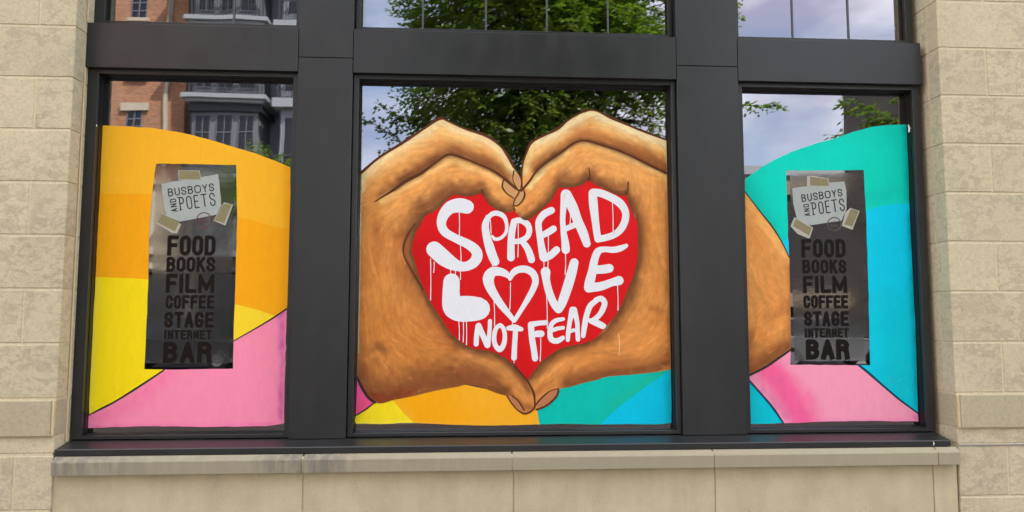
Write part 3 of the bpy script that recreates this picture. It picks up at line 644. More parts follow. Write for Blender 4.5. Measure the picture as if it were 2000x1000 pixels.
skin(mc, 'painted_hand', RH, [
    (off(TOPR[3:], 1, 15), 15, (244, 204, 136), .85), (off(TOPR[3:], 1, 7), 8.5, (243, 228, 182), .92), ([(1026, 335), (1032, 308), (1044, 286)], 8, (240, 205, 140), .8), ([(1303, 282), (1303, 312)], 5, (220, 210, 160), .7),
    (off(gr_crease[2:], 0, -9), 10, (172, 108, 60), .75), (off(gr_crease[2:], 0, -2), 4, (120, 72, 44), .8), ([(1230, 295), (1270, 310), (1302, 326)], 13, (150, 88, 50), .7),
    ([(1130, 262), (1160, 264), (1210, 280), (1260, 300)], 8, (196, 124, 70), .5),
    (off(gr_crease[2:], 1, 9), 6, (246, 206, 138), .7), ([(1034, 366), (1048, 350), (1060, 336)], 5, (240, 216, 150), .9), ([(1130, 290), (1150, 296), (1190, 312), (1240, 335), (1290, 350)], 15, (236, 170, 96), .6),
    ([(1100, 345), (1120, 352), (1140, 346), (1150, 336)], 11, (164, 104, 62), .85), ([(1094, 360), (1116, 363), (1138, 357), (1149, 347)], 5, (106, 68, 42), .9), ([(1086, 350), (1091, 362)], 7, (110, 70, 42), .8),
    ([(1160, 348), (1180, 358), (1205, 366), (1222, 362)], 11, (160, 100, 58), .85), ([(1153, 352), (1176, 364), (1200, 374), (1220, 376)], 5, (104, 66, 40), .9), ([(1224, 372), (1229, 392)], 6, (120, 76, 44), .8),
    ([(1088, 366), (1080, 382), (1066, 397), (1046, 412), (1028, 420)], 11, (152, 96, 54), .9), ([(1090, 367), (1081, 386), (1064, 403), (1044, 419), (1028, 427), (1012, 418)], 4.5, (100, 64, 38), .9), ([(1076, 350), (1066, 380), (1040, 400), (1020, 412)], 11, (214, 142, 76), .6),
    ([(1236, 395), (1250, 430), (1256, 480), (1253, 520)], 15, (170, 104, 56), .85), ([(1226, 385), (1240, 414), (1250, 445), (1250, 500), (1242, 535), (1230, 568)], 7, (112, 72, 42), .9),
    ([(1240, 560), (1225, 600), (1205, 632), (1185, 656)], 13, (150, 94, 52), .85), ([(1230, 566), (1216, 598), (1200, 624), (1182, 646)], 5.5, (98, 62, 38), .9),
    ([(1180, 652), (1160, 668), (1125, 682), (1096, 690), (1070, 706), (1048, 730)], 10, (150, 92, 52), .85), ([(1170, 658), (1144, 671), (1120, 676), (1096, 682), (1076, 694), (1056, 711), (1036, 736)], 4.5, (96, 60, 38), .9),
    ([(1304, 705), (1280, 718), (1230, 724), (1184, 728), (1150, 738), (1110, 748)], 14, (120, 72, 42), .9), ([(1300, 690), (1240, 708), (1180, 714), (1120, 734)], 12, (176, 106, 56), .6),
    ([(1275, 400), (1282, 500), (1280, 600), (1260, 680)], 28, (226, 152, 78), .6), ([(1110, 705), (1160, 692), (1220, 680)], 14, (222, 146, 76), .7), ([(1060, 740), (1080, 722), (1110, 708)], 10, (224, 150, 84), .6),
    ([(1304, 380), (1306, 520), (1308, 680)], 5, (176, 110, 58), .7), ([(1270, 600), (1290, 608)], 6, (178, 108, 58), .5), ([(1050, 770), (1062, 755), (1078, 748)], 6, (190, 118, 62), .6),
    (INR[:-3], 13, (162, 104, 58), .6), (INR[:-3], 7, (112, 70, 42), .88), (gr_crease[2:], 5, (120, 72, 40), .7)],
    [TOPR, gr_crease, INR[13:20], INR[3:13], INR[:4], BOTR[:8], [(1290, 360), (1295, 500), (1300, 640)], [(1265, 450), (1262, 540), (1235, 610)], [(1190, 680), (1250, 690), (1300, 660)], INR[25:30], [(1060, 390), (1080, 340), (1130, 300)]], 2.3, 'right hand, two fingers and thumb')
NAIL = paint_mat('nail_paint', (206, 156, 104), .5, .12, 120); NAIL2 = paint_mat('thumb_nail_paint', (186, 122, 80), .5, .12, 120)
for o_, mt in (([(1003.6, 338), (1001.6, 350), (1007, 363), (1014, 373), (1018, 367), (1019, 353), (1011, 342)], NAIL), ([(984.4, 353), (981, 364), (989, 377), (1003.6, 386), (1008, 383), (1013, 376), (1000, 366)], NAIL), ([(1014, 377), (1023, 371), (1025, 381), (1019, 394), (1009.6, 402), (1004, 401), (1005, 391)], NAIL), ([(992, 775), (1001, 774), (1012, 784), (1023, 800), (1021, 805), (1009, 797)], NAIL2), ([(1046, 792), (1060, 776), (1076, 764), (1088, 761), (1087, 770), (1076, 783), (1060, 794)], NAIL2)):
    V, F = tri_region([smooth(o_, 3, True)]); sheet('painted_nail', V, F, .0026, mt, mc)
LN = lambda p, w: [(a, b, 1.4*w*(.65+.5*math.sin(.7*i+a)**2)) for i, (a, b) in enumerate(p)]
brush('outline', [LN(TOPL[:-1], 3.7), LN(TOPR[2:], 3.5), LN([(1027, 301), (1021, 320), (1019, 342), (1019.5, 366)], 2.8), LN([(1003, 326), (1018, 349), (1018, 367)], 2.0),
    [(731, 394.5, 1.5), (746, 385, 3.2), (770, 370, 5), (792, 354, 6.5), (821, 339, 6), (850, 318, 4.2), (869, 304, 3.8), (879, 301.5, 3.8), (891.6, 304, 3.8), (914, 312, 3.2), (938, 322, 3.2), (962, 333, 3.6), (983, 347, 4), (1008, 368, 4)],
    [(1018, 373, 4), (1034, 354, 4.2), (1048, 334, 4), (1067, 317, 4), (1096, 297.6, 3.8), (1118, 281.6, 3.4), (1133, 275, 3.2), (1147, 275, 3), (1168, 281, 3), (1200, 291, 3.6), (1232, 304, 3.8), (1264, 320, 4), (1301, 338, 3.8)]], .003, LINEP, mc, label='brown contour lines of the fingers')
brush('outline', [LN([(1003.6, 334), (1001.6, 350), (1007, 363), (1014, 373), (1018, 367)], 2), LN([(984, 351), (981, 364), (989, 377), (1003.6, 387)], 2), LN([(1014, 376), (1005, 391), (1003.5, 402), (1009.6, 402), (1019, 394), (1025, 381), (1023, 371)], 2.4),
    LN([(990, 773), (999, 787), (1010, 800), (1024, 808), (1036, 804), (1044, 796), (1045, 784), (1043, 768), (1036, 754), (1029, 742), (1016, 727), (1002, 710)], 2.3), LN([(1000, 773), (1012, 783), (1024, 801)], 1.8),
    LN([(1045, 792), (1060, 775), (1076, 763), (1091, 759)], 2), LN([(1091, 760), (1088, 772), (1078, 784), (1064, 794), (1048, 800)], 2.6), LN([(1150, 328), (1152, 340), (1150, 352)], 2.2), LN([(1227, 355), (1226, 372), (1222, 380)], 1.6), LN([(941, 370), (944, 382)], 1.6), LN([(811, 437), (800, 452), (792, 468), (788, 484), (789.5, 500), (799, 519), (811, 540), (826, 566)], 1.8)], .003, LINEP, mc, label='brown contour lines of the nails and thumbs')
brush('outline', [LN([(697, 736), (708, 759), (720, 777), (732, 786)], 3.6), LN([(732, 786), (715, 799), (696, 811)], 2.6)], .003, GLINE, mc, label='dark line round the pink corner')
brush('edge_smear', [LN([(706, 337), (705, 420), (703, 540), (700, 690)], 1.6)], .0026, paint_mat('pale_edge_paint', (196, 176, 130), .5, .4, 90), mc)

LET = [  # each letter is one entry: list of strokes (x, y, width)
 [[(912, 404, 27), (898, 401, 28), (880, 405, 25), (867, 419, 21), (862, 437, 18), (869, 453, 17), (889, 465, 16), (914, 477, 18), (929, 489, 20), (932, 501, 21), (925, 513, 20), (912, 520, 18), (897, 520, 20), (882, 514, 26), (866, 503, 31), (848, 487, 31)]],
 [[(953, 424, 10), (948, 440, 14), (950, 460, 15), (956, 482, 18), (962, 500, 18), (967, 511, 17)], [(953, 426, 9), (961, 418, 9.5), (972, 416.5, 10), (984, 423, 9), (989.5, 438, 7), (988, 454, 6.5), (978, 465, 6.5), (966, 467, 6.5), (961, 461, 5)]],
 [[(1004, 433, 12), (999.5, 455, 13.5), (998, 480, 14), (998, 503, 15)], [(1003, 432, 10), (1015, 430, 11), (1029, 437, 12), (1034, 449, 11), (1030, 462, 11), (1018, 470, 11), (1004, 472, 10)], [(1019, 470, 11), (1030, 485, 13), (1036, 500, 14), (1038, 507, 14)]],
 [[(1077, 411, 13.5), (1063, 418, 14), (1053, 431, 13), (1052, 445, 12.5), (1055, 465, 13), (1058, 485, 14), (1062, 502, 17)], [(1057, 461, 11), (1070, 454, 13), (1081, 447, 13)], [(1063, 503, 17), (1075, 499, 14), (1087, 488, 14)]],
 [[(1105, 380, 20), (1101, 400, 13), (1099, 430, 10.5), (1101, 455, 12), (1104, 475, 15), (1105, 488, 16)], [(1106, 380, 20), (1118, 404, 20), (1128, 430, 18), (1139, 455, 18), (1146, 476, 15)], [(1103, 448, 10), (1114, 443, 11), (1125, 438, 12)]],
 [[(1157.5, 377, 16), (1159, 400, 17), (1162, 425, 15), (1165, 450, 14), (1168, 467, 14)], [(1158, 376, 15), (1172, 377, 15), (1192, 385, 15), (1210, 396, 16), (1221, 412, 14), (1221, 430, 14), (1213, 447, 14), (1200, 458, 13), (1184, 464, 13), (1168, 467, 13)]],
 [[(882, 550, 32), (881, 575, 34), (884, 598, 40), (896, 603, 49), (915, 603, 50), (932, 603, 46), (936, 603, 42)]],
 [[(996, 543, 6), (988, 535, 13), (976, 530.5, 16), (962, 531, 19), (954, 543, 22), (957, 560, 19), (967, 578, 16), (980, 597, 14), (993, 613, 11), (1004, 626, 9)], [(996, 545, 7), (1002, 533, 12), (1013, 526.5, 13.5), (1028, 526, 14), (1041, 534, 14), (1046, 548, 13), (1042, 563, 12), (1032, 582, 11), (1020, 602, 9), (1005, 626, 8)]],
 [[(1065.5, 531, 19), (1067, 548, 15), (1073, 572, 15), (1082, 593, 15), (1091, 604, 16)], [(1121.5, 513, 17), (1116, 535, 19), (1108, 562, 19), (1099, 588, 18), (1092, 603, 16)]],
 [[(1223, 480, 8), (1212, 485, 12), (1198, 488, 12), (1180, 487, 11), (1168, 491, 14), (1161, 508, 15), (1157, 530, 17), (1152, 550, 19), (1150, 562, 19)], [(1163, 527, 16), (1178, 526, 17), (1190, 524, 17)], [(1152, 562, 18), (1174, 559, 17), (1194, 552, 15), (1209, 548, 18)]],
 [[(934, 637, 11), (931, 655, 10), (930, 672, 10)], [(935, 636, 11), (943, 655, 11), (952, 674, 12)], [(957, 627, 8), (956, 647, 8), (953, 672, 10)]],
 [[(977, 635, 8), (969, 641, 8.5), (965, 657, 9), (967, 673, 9.5), (976, 683, 10.5), (984, 672, 9.5), (986, 655, 8.5), (983, 641, 8.5), (977, 635, 8)]],
 [[(993, 641, 9), (1005, 640, 13), (1018, 643, 8.5)], [(1007, 645, 10), (1005, 675, 10), (1004, 699, 11)]],
 [[(1037, 634, 12), (1050, 631.5, 10), (1066, 630, 9.5)], [(1037, 636, 12), (1039, 660, 12), (1043, 685, 12), (1045, 700, 12)], [(1041, 654, 9), (1050, 652, 13), (1057, 652, 13)]],
 [[(1100, 623, 7), (1086, 626, 9), (1077, 634, 9), (1074, 650, 10), (1077, 663, 11), (1088, 666, 11), (1099, 660, 9)], [(1077, 646, 8), (1088, 642, 8), (1100, 640, 7)]],
 [[(1118, 605, 12), (1113, 628, 9), (1110, 648, 9), (1109, 664, 8)], [(1121, 605, 12), (1127, 628, 9), (1128, 648, 9), (1129, 663, 9)], [(1112, 648, 7), (1120, 645, 7), (1126, 645, 7)]],
 [[(1166, 586, 10), (1153, 597, 11), (1146, 615, 11), (1142, 635, 11), (1139, 656, 9)], [(1164, 586, 10), (1174, 583, 11), (1181, 591, 11), (1177, 605, 11), (1169, 617, 10), (1156, 627, 10), (1150, 625, 7)], [(1155, 627, 11), (1168, 632, 13), (1178, 637, 12)]]]
for l in LET: brush('letter', l, .0018, WHITE, mc)
DR = [((897, 416), (897, 462)), ((899, 478), (900.5, 512)), ((841, 505), (841, 586)), ((848, 512), (847, 532)), ((880, 527), (880, 535)), ((889, 527), (889, 537)), ((899, 528), (899, 546)), ((997, 553), (995.5, 605)), ((965, 588), (966, 637)), ((896, 626), (897, 664)), ((905, 626), (904.5, 668)), ((911, 626), (911, 673)), ((957, 425), (959, 456)), ((1012, 436), (1011.5, 502)), ((1071, 460), (1070, 524)), ((1062, 510), (1062, 524)), ((1114, 416), (1113, 440)), ((1104.5, 495), (1104, 536)), ((1196, 392), (1197.5, 455)), ((1067, 566), (1069, 641)), ((1206, 556), (1207, 606)), ((962, 518), (962, 526)), ((1056, 660), (1055, 705)), ((1004, 700), (1003, 713)), ((1001, 628), (1000, 640))]
brush('paint_drip', [[(a[0], a[1], 1.8), ((a[0]+b[0])/2+.6, (a[1]+b[1])/2, 1.4), (b[0], b[1], 1.9)] for a, b in DR], .0024, WHITE, mc, raw=True)
brush('scratch', [[(1208, 650, 1), (1210, 670, 2.4), (1209, 695, 1)], [(1104, 378, .8), (1101, 388, .8)]], .0026, paint_mat('scratch_pale', (236, 190, 130), .5), mc)
# faint finger marks in the corner of the right panel
brush('finger_mark', [[(1735, 765, 1.2), (1737, 735, 1.2), (1741, 755, 1.2), (1747, 738, 1.2), (1752, 760, 1.2)], [(1756, 735, 1.2), (1765, 762, 1.2)], [(1748, 748, 1.2), (1766, 738, 1.2), (1780, 734, 1.2)], [(1730, 720, 1), (1750, 706, 1), (1772, 712, 1), (1784, 730, 1), (1776, 760, 1), (1756, 778, 1)]], .0018, paint_mat('thin_cyan', (46, 200, 210), .5), mr)
# white blobs of paint left on the frame
SPL = simple('splashed_white_paint', (.72, .73, .7), .5, .4)
brush('paint_splash', [[(1774, 244, 2), (1776, 250, 4), (1775.5, 257, 3)]], GLASS-FY+.0012, SPL, mr)
brush('paint_splash', [[(188.5, 244, 2.2), (189, 246, 2.4)]], GLASS-FY+.0012, SPL, ml)
brush('paint_splash', [[(1823, 863, 1.5), (1824.5, 866, 2), (1823, 870, 1.2)]], GLASS+.0032, SPL, mr)

# ================================================================== STICKER SIGNS ON THE OUTER PANES
def arc(cx, cy, rx, ry, a0, a1, n=6): return [(cx+rx*math.cos(math.radians(a0+(a1-a0)*i/n)), cy+ry*math.sin(math.radians(a0+(a1-a0)*i/n))) for i in range(n+1)]
r = .24
GLY = {
 'F': [[(0, 0), (0, 1), (1, 1)], [(0, .52), (.82, .52)]], 'E': [[(1, 0), (0, 0), (0, 1), (1, 1)], [(0, .52), (.85, .52)]], 'L': [[(0, 1), (0, 0), (1, 0)]], 'I': [[(.5, 0), (.5, 1)]],
 'T': [[(0, 1), (1, 1)], [(.5, 1), (.5, 0)]], 'O': [arc(.5, 1-r, .5, r, 0, 180, 8)+arc(.5, r, .5, r, 180, 360, 8)+[(1, 1-r)]], 'D': [[(0, 0), (0, 1)]+arc(.45, 1-r, .55, r, 90, 0)+arc(.45, r, .55, r, 0, -90)+[(0, 0)]],
 'C': [[(1, .72)]+arc(.5, 1-r, .5, r, 0, 180, 8)+arc(.5, r, .5, r, 180, 360, 8)+[(1, .28)]], 'G': [[(1, .80)]+arc(.5, 1-r, .5, r, 0, 180, 8)+arc(.5, r, .5, r, 180, 360, 8)+[(1, .42), (.62, .42)]],
 'B': [[(0, 0), (0, 1)]+arc(.5, .78, .45, .22, 90, -90)+[(0, .56)]], 'B2': [[(0, .54)]+arc(.5, .27, .5, .27, 90, -90)+[(0, 0)]],
 'K': [[(0, 0), (0, 1)], [(.95, 1), (.05, .42)], [(.35, .62), (1, 0)]], 'S': [[(1, .72)]+arc(.5, 1-r, .5, r, 0, 180, 8)+[(.03, .66), (.2, .57), (.8, .43), (.97, .34)]+arc(.5, r, .5, r, 0, -180, 8)+[(0, .28)]],
 'M': [[(0, 0), (0, 1), (.5, .15), (1, 1), (1, 0)]], 'N': [[(0, 0), (0, 1), (1, 0), (1, 1)]], 'A': [[(0, 0), (.5, 1), (1, 0)], [(.2, .3), (.8, .3)]],
 'R': [[(0, 0), (0, 1)]+arc(.5, .77, .48, .23, 90, -90)+[(0, .54)], [(.5, .54), (.92, .42), (1, 0)]], 'P': [[(0, 0), (0, 1)]+arc(.5, .75, .5, .25, 90, -90)+[(0, .5)]],
 'U': [[(0, 1)]+arc(.5, .3, .5, .3, 180, 360, 8)+[(1, 1)]], 'Y': [[(0, 1), (.5, .45), (1, 1)], [(.5, .45), (.5, 0)]],
 'e': [[(0, .35), (1, .35)]+arc(.5, .35, .5, .33, 0, 300, 8)], 's': [[(1, .55)]+arc(.5, .5, .4, .15, 30, 200, 4)+[(.8, .25)]+arc(.5, .15, .4, .15, 0, -170, 4)], 't': [[(.4, 1), (.4, 0), (.9, 0)], [(0, .65), (.9, .65)]], '.': [[(.4, 0), (.55, .02)]],
 '2': [arc(.5, .72, .5, .28, 170, -30, 7)+[(0, 0), (1, 0)]], '0': [arc(.5, 1-.3, .5, .3, 0, 180, 8)+arc(.5, .3, .5, .3, 180, 360, 8)+[(1, .7)]], '5': [[(.95, 1), (.1, 1), (.05, .58)]+arc(.48, .32, .5, .32, 100, -150, 8)]}
def glyph(ch): return GLY[ch]+(GLY['B2'] if ch == 'B' else [])
def word_paths(word, fn, h, w, sw, gap, widths={}, rise=0, grow=0):
    """lay a word out in its own units (x right, y up) and map it by fn"""
    paths = []; x = 0; tot = sum(widths.get(c, 1.) for c in word)+gap*(len(word)-1); u = w/tot
    for c in word:
        cw = u*widths.get(c, 1.)
        for st in glyph(c):
            paths.append([(x+sw/2+p[0]*(cw-sw), sw/2+p[1]*(h-sw)) for p in st])
        x += cw+gap*u
    return [[tuple(fn(a, b))+(sw+grow,) for a, b in p] for p in paths]
BROWNV = simple('dark_brown_vinyl', (.008, .005, .0035), .5, .12)
INK = simple('black_ink', (.010, .010, .012), .55, .3)
def film_mat(name, col, rough, alpha):
    k = NT(name); v = k.coords(False); f = k.noise(v, 7, 4, .5)
    gl = k.n('ShaderNodeBsdfGlossy'); gl.inputs['Roughness'].default_value = rough; gl.inputs['Color'].default_value = (1, .98, .95, 1)
    tr = k.n('ShaderNodeBsdfTransparent'); df = k.n('ShaderNodeBsdfDiffuse'); df.inputs['Color'].default_value = col
    bn = k.n('ShaderNodeBump'); bn.inputs['Strength'].default_value = .10; bn.inputs['Distance'].default_value = .006; w_ = k.noise(v, 4.5, 3, .55, 1.2); k.l(w_, bn.inputs['Height']); k.l(bn.outputs[0], gl.inputs['Normal'])
    m1 = k.n('ShaderNodeMixShader'); m1.inputs[0].default_value = .27; k.l(df.outputs[0], m1.inputs[1]); k.l(gl.outputs[0], m1.inputs[2])
    m2 = k.n('ShaderNodeMixShader'); m2.inputs[0].default_value = alpha; k.l(tr.outputs[0], m2.inputs[1]); k.l(m1.outputs[0], m2.inputs[2]); k.l(m2.outputs[0], k.out.inputs[0]); return k.m
FILM = film_mat('sticker_film', (.006, .006, .006, 1), .075, .6)
HALO = simple('letter_border', (.045, .043, .04), .45, .2)
PAPER = simple('printed_paper', (.36, .40, .37), .55, .3, 14, .05); TAPEW = simple('tape_border', (.42, .41, .34), .55, .3); TAPE = simple('masking_tape', (.23, .205, .10), .6, .3, 40, .08)
def poly_sheet(name, pts, off, mat, parent, curve=False, label=None):
    V, F = tri_region([smooth(pts, 4, True) if curve else np.array(pts, float)]); return sheet(name, V, F, off, mat, parent, label=label)
def sign(label, at, film, words, note, tapes, stamp, bus, poets, andw):
    t = thing('window_sign', label, 'sign', tuple(P(*at, GLASS)), 'sticker signs on the outer windows')
    poly_sheet('film', film, .0009, FILM, t)
    V, F = tri_region([densify(note, 6, .4)]); sheet('paper_note', V, F, .0016, PAPER, t)
    for o_, i_ in tapes:
        poly_sheet('tape_piece', o_, .0022, TAPEW, t); poly_sheet('tape_piece', i_, .0027, TAPE, t)
    for wd, xa, xb, y0, y1, sw in words:
        sw *= 1.14; h = y1-y0; wdt = xb-xa; lean = (-.038 if at[0] < 900 else .03)
        fn = lambda a, b: (xa+a+(-b*lean if True else 0), y1-b)
        wid = {'I': .42 if wd in ('FILM',) else .5, 'M': 1.45}
        for nm, mt, gr, of in (('letter_border', HALO, 1.5, .0016), ('word_lettering', BROWNV, 0, .0022)):
            pp = word_paths(wd, fn, h, wdt, sw, .16, wid, grow=gr); brush(nm, pp, of, mt, t, raw=True, square=True)
    def slant(x, y, dx, dy):         # origin, baseline direction
        l = math.hypot(dx, dy); d = (dx/l, dy/l)
        return lambda a, b: (x+a*d[0]+b*d[1], y+a*d[1]-b*d[0])
    x0, y0, x1, y1, h = bus; brush('word_lettering', word_paths('BUSBOYS', slant(x0, y0, x1-x0, y1-y0), h, math.hypot(x1-x0, y1-y0), 2.05, .28, {'O': 1.25}), .0022, INK, t, raw=True)
    x0, y0, x1, y1, h = poets; pp = word_paths('POETS', slant(x0, y0, x1-x0, y1-y0), h, math.hypot(x1-x0, y1-y0), 2.2, .36, {'P': .9, 'T': 1.15, 'S': 1.0, 'E': .9})
    fn = slant(x0, y0, x1-x0, y1-y0); w = math.hypot(x1-x0, y1-y0)
    for (a, b, c) in ((-1.5, 4, 0), (-3, 2, h-1)): pp.append([tuple(fn(a, c+.8))+(1.4,), tuple(fn(b, c+.8))+(1.4,)])
    brush('word_lettering', pp, .0022, INK, t, raw=True)
    x0, y0, x1, y1, h = andw; brush('word_lettering', word_paths('AND', slant(x0, y0, x1-x0, y1-y0), h, math.hypot(x1-x0, y1-y0), 1.8, .34), .0022, INK, t, raw=True)
    cx, cy, r_, colr = stamp; SM = simple('stamp_ink', colr, .6, .3)
    brush('round_stamp', [[(cx+r_*math.cos(a), cy+r_*math.sin(a), 2.) for a in np.linspace(0, 2*math.pi, 33)]], .0024, SM, t, raw=True)
    brush('round_stamp_text', word_paths('est.', slant(cx-5.5, cy-2, 10, -.5), 4, 10, .9, .3)+word_paths('2005', slant(cx-7.5, cy+5, 14.5, -.3), 4.6, 14.5, 1.1, .3), .0024, SM, t, raw=True)
    return t
sign('sticker sign with taped paper note on the left orange window', (370, 720), [(304.5, 325), (458, 326), (452, 590), (446.5, 710), (294, 710), (298, 500)],
  [('FOOD', 326.5, 420, 460, 499, 6.2), ('BOOKS', 325, 419.5, 502, 531, 5), ('FILM', 323.5, 418, 535, 572, 6.4), ('COFFEE', 323, 418, 576.5, 603, 4.6), ('STAGE', 320, 417, 609, 640, 5.6), ('INTERNET', 320, 413, 644.5, 663, 3.6), ('BAR', 317.5, 413, 667, 709, 8.4)],
  [(315, 359), (349, 353), (392.5, 346), (425.5, 340), (428, 355), (431, 382), (432, 401.5), (422.5, 419), (350.5, 433), (325, 421), (319.5, 394)],
  [([(348, 332.5), (390, 333), (393, 350.8), (349, 351.5)], [(349.5, 333.3), (388.5, 334), (391.5, 350), (349.8, 350)]), ([(317, 416), (354, 438), (346, 455.5), (336, 455), (306, 436)], [(317, 417.5), (350, 434.5), (341.5, 452.5), (307, 434)]), ([(437, 395), (455, 400), (440.5, 440.5), (417, 431)], [(437, 397), (452.5, 400), (437.5, 436), (419, 430)])],
  (398.5, 429.7, 14.3, (.12, .045, .025)), (329, 384, 419, 373, 15.5), (352, 411, 422, 401.5, 26), (347, 413, 343.5, 387.5, 12.5))
sign('sticker sign with taped paper note on the right teal window', (1620, 712), [(1543, 338.5), (1682, 338), (1686, 560), (1689, 704.5), (1552, 704.5), (1546, 500)],
  [('FOOD', 1566, 1652, 467, 503, 6), ('BOOKS', 1568, 1653.5, 507, 534, 4.8), ('FILM', 1569, 1655, 538.5, 572, 6), ('COFFEE', 1570, 1656.5, 577, 602, 4.3), ('STAGE', 1571, 1658, 608, 637, 5.3), ('INTERNET', 1572, 1658, 641, 659, 3.4), ('BAR', 1575, 1659.5, 663, 702, 8)],
  [(1547, 368), (1576, 363.5), (1620, 357), (1649, 354.5), (1653, 372.5), (1653, 408.5), (1644, 431), (1581.5, 440), (1557, 431), (1549.5, 398)],
  [([(1576, 344), (1588, 343.5), (1617.5, 348.5), (1620, 363.5), (1576, 363.5)], [(1582, 345), (1616, 349.5), (1619, 363), (1582, 362)]), ([(1551.5, 424), (1588, 444.5), (1582, 464), (1579, 465.5), (1558, 457), (1544, 442)], [(1554, 427), (1586, 445.5), (1580, 460), (1549, 441)]), ([(1661, 406), (1679, 412), (1665, 449), (1644, 441), (1651, 415)], [(1662, 407.5), (1677, 412.5), (1665, 442.5), (1649, 438)])],
  (1629.5, 437.7, 13, (.10, .08, .075)), (1566.5, 395, 1646, 383, 15), (1588, 420.5, 1651, 411.5, 25), (1583, 421.5, 1580, 397.5, 11.5))

# ================================================================== ACROSS THE STREET (seen mirrored in the panes)
brick = NT('red_brick'); v = brick.coords(False)
bt = brick.n('ShaderNodeTexBrick'); bt.inputs['Scale'].default_value = 1; bt.inputs['Brick Width'].default_value = .215; bt.inputs['Row Height'].default_value = .075; bt.inputs['Mortar Size'].default_value = .008
sx = brick.n('ShaderNodeSeparateXYZ'); brick.l(v, sx.inputs[0]); cb = brick.n('ShaderNodeCombineXYZ'); brick.l(sx.outputs['X'], cb.inputs['X']); brick.l(sx.outputs['Z'], cb.inputs['Y']); brick.l(cb.outputs[0], bt.inputs['Vector'])
bt.inputs['Color1'].default_value = (.36, .14, .07, 1); bt.inputs['Color2'].default_value = (.50, .23, .12, 1); bt.inputs['Mortar'].default_value = (.42, .34, .24, 1)
BRICK = brick.bsdf(brick.mix(1, bt.outputs['Color'], brick.ramp(brick.noise(v, .6, 3), (.3, G(.85)), (.7, G(1.1))), 'MULTIPLY'), .85, .2)
CREAM = simple('cream_trim', (.55, .48, .36), .8, .2, 4, .08); GREYP = simple('grey_blue_siding', (.32, .33, .38), .7, .3, 2, .05); DGREY = simple('dark_grey_trim', (.06, .066, .074), .6, .3); BAYG = simple('bay_grey', (.19, .20, .215), .6, .3)
WHT = simple('off_white_trim', (.36, .39, .40), .6, .3); THINF = simple('thin_window_bar', (.2, .21, .23), .6, .3); DKGL = simple('dark_window_glass', (.012, .014, .018), .12, .6); CONC2 = simple('grey_concrete_wall', (.05, .046, .042), .9, .2, .9, .25)
YB = 28.0                             # mirrored distance of the facade
def bx(mb, px0, px1, py0, py1, Y, dep, up_=True):
    a = M(px0, py1, Y); b = M(px1, py0, Y); mb.box(min(a.x, b.x), max(a.x, b.x), a.y-dep, a.y, min(a.z, b.z), max(a.z, b.z))
ab = thing('apartment_building', 'red brick and grey apartment building across the street with balconies', 'building', (-16, -28, 0))
yb = 2*GLASS-YB
gx0 = -36.; gx1 = M(357, 300, YB).x; gx2 = M(628, 300, YB).x
mb = MB(); mb.box(gx0, gx1, yb-12, yb, 7.3, 22); mb.build('wall', BRICK, ab)
mb = MB(); mb.box(gx1, gx2, yb-12, yb-.6, 4.2, 22); mb.build('wall', GREYP, ab, label='grey wall beside the brick part')
mb = MB(); mb.box(gx0, gx2, yb-12, yb+.15, 0, 4.2); mb.box(gx0, gx1, yb-12, yb+.1, 4.2, 7.3); mb.build('ground_floor_wall', CREAM, ab)
mb = MB(); mb.box(gx0, gx2, yb-12, yb+.35, 4.2, 4.5); mb.box(gx0, gx1+.1, yb-.2, yb+.25, 7.3, 7.5); mb.box(gx0, gx2, yb-12.2, yb+.5, 22, 22.5); mb.build('cornice', CREAM, ab)
mb = MB()
for i in range(9): mb.box(gx0+.8+i*3.3, gx0+3.7+i*3.3, yb+.1, yb+.2, .3, 3.4)
mb.build('shop_window', DKGL, ab)
mb = MB()
for i in range(9): mb.box(gx0+.7+i*3.3, gx0+3.8+i*3.3, yb+.2, yb+1.3, 3.4, 3.52)
mb.build('awning', DGREY, ab)
pip = M(327.5, 200, YB); mb = MB(); mb.box(pip.x-.07, pip.x+.07, yb, yb+.16, 7.3, 21.5); mb.build('downpipe', CREAM, ab)
FLH = M(300, 155, YB).z-M(300, 270, YB).z
def flat_window(px0, px1, py0, py1, Y=YB, yoff=0, cols=2, rows=3):
    a = M(px0, py1, Y); b = M(px1, py0, Y); x0, x1, z0, z1 = a.x, b.x, a.z, b.z; y = a.y+yoff
    m1 = MB(); m1.box(x0, x1, y-.05, y+.01, z0, z1); w = m1.build('window', DKGL, ab)
    m2 = MB()
    for i in range(cols+1): xx = x0+(x1-x0)*i/cols; m2.box(xx-.02, xx+.02, y+.01, y+.04, z0, z1)
    for i in range(rows+1): zz = z0+(z1-z0)*i/rows; m2.box(x0, x1, y+.012, y+.042, zz-.02, zz+.02)
    o = m2.build('frame', WHT if yoff else DGREY, None); o.parent = w; o.location = Vector((0, 0, 0))-world_loc(w)
z1w = M(262, 215, YB).z
for kf in range(-1, 5):
    dz = kf*FLH*1.0
    for xo in (0, -4.2, -8.4):
        a = M(248, 262, YB); b = M(280, 215, YB); x0, x1 = a.x+xo, b.x+xo; z0, z1 = a.z+dz, b.z+dz
        if z0 < 7.6: continue
        m1 = MB(); m1.box(x0, x1, yb-.02, yb+.015, z0, z1); w = m1.build('window', DKGL, ab)
        m2 = MB()
        for i in range(3): xx = x0+(x1-x0)*i/2; m2.box(xx-.02, xx+.02, yb+.016, yb+.04, z0, z1)
        for i in range(4): zz = z0+(z1-z0)*i/3; m2.box(x0, x1, yb+.018, yb+.042, zz-.02, zz+.02)
        o = m2.build('frame', THINF); o.parent = w; o.location = -world_loc(w)
        m3 = MB(); m3.box(x0-.3, x1+.3, yb, yb+.12, z1, z1+.34); m3.box(x0-.15, x1+.15, yb, yb+.14, z0-.16, z0); m3.build('lintel', CREAM, ab)
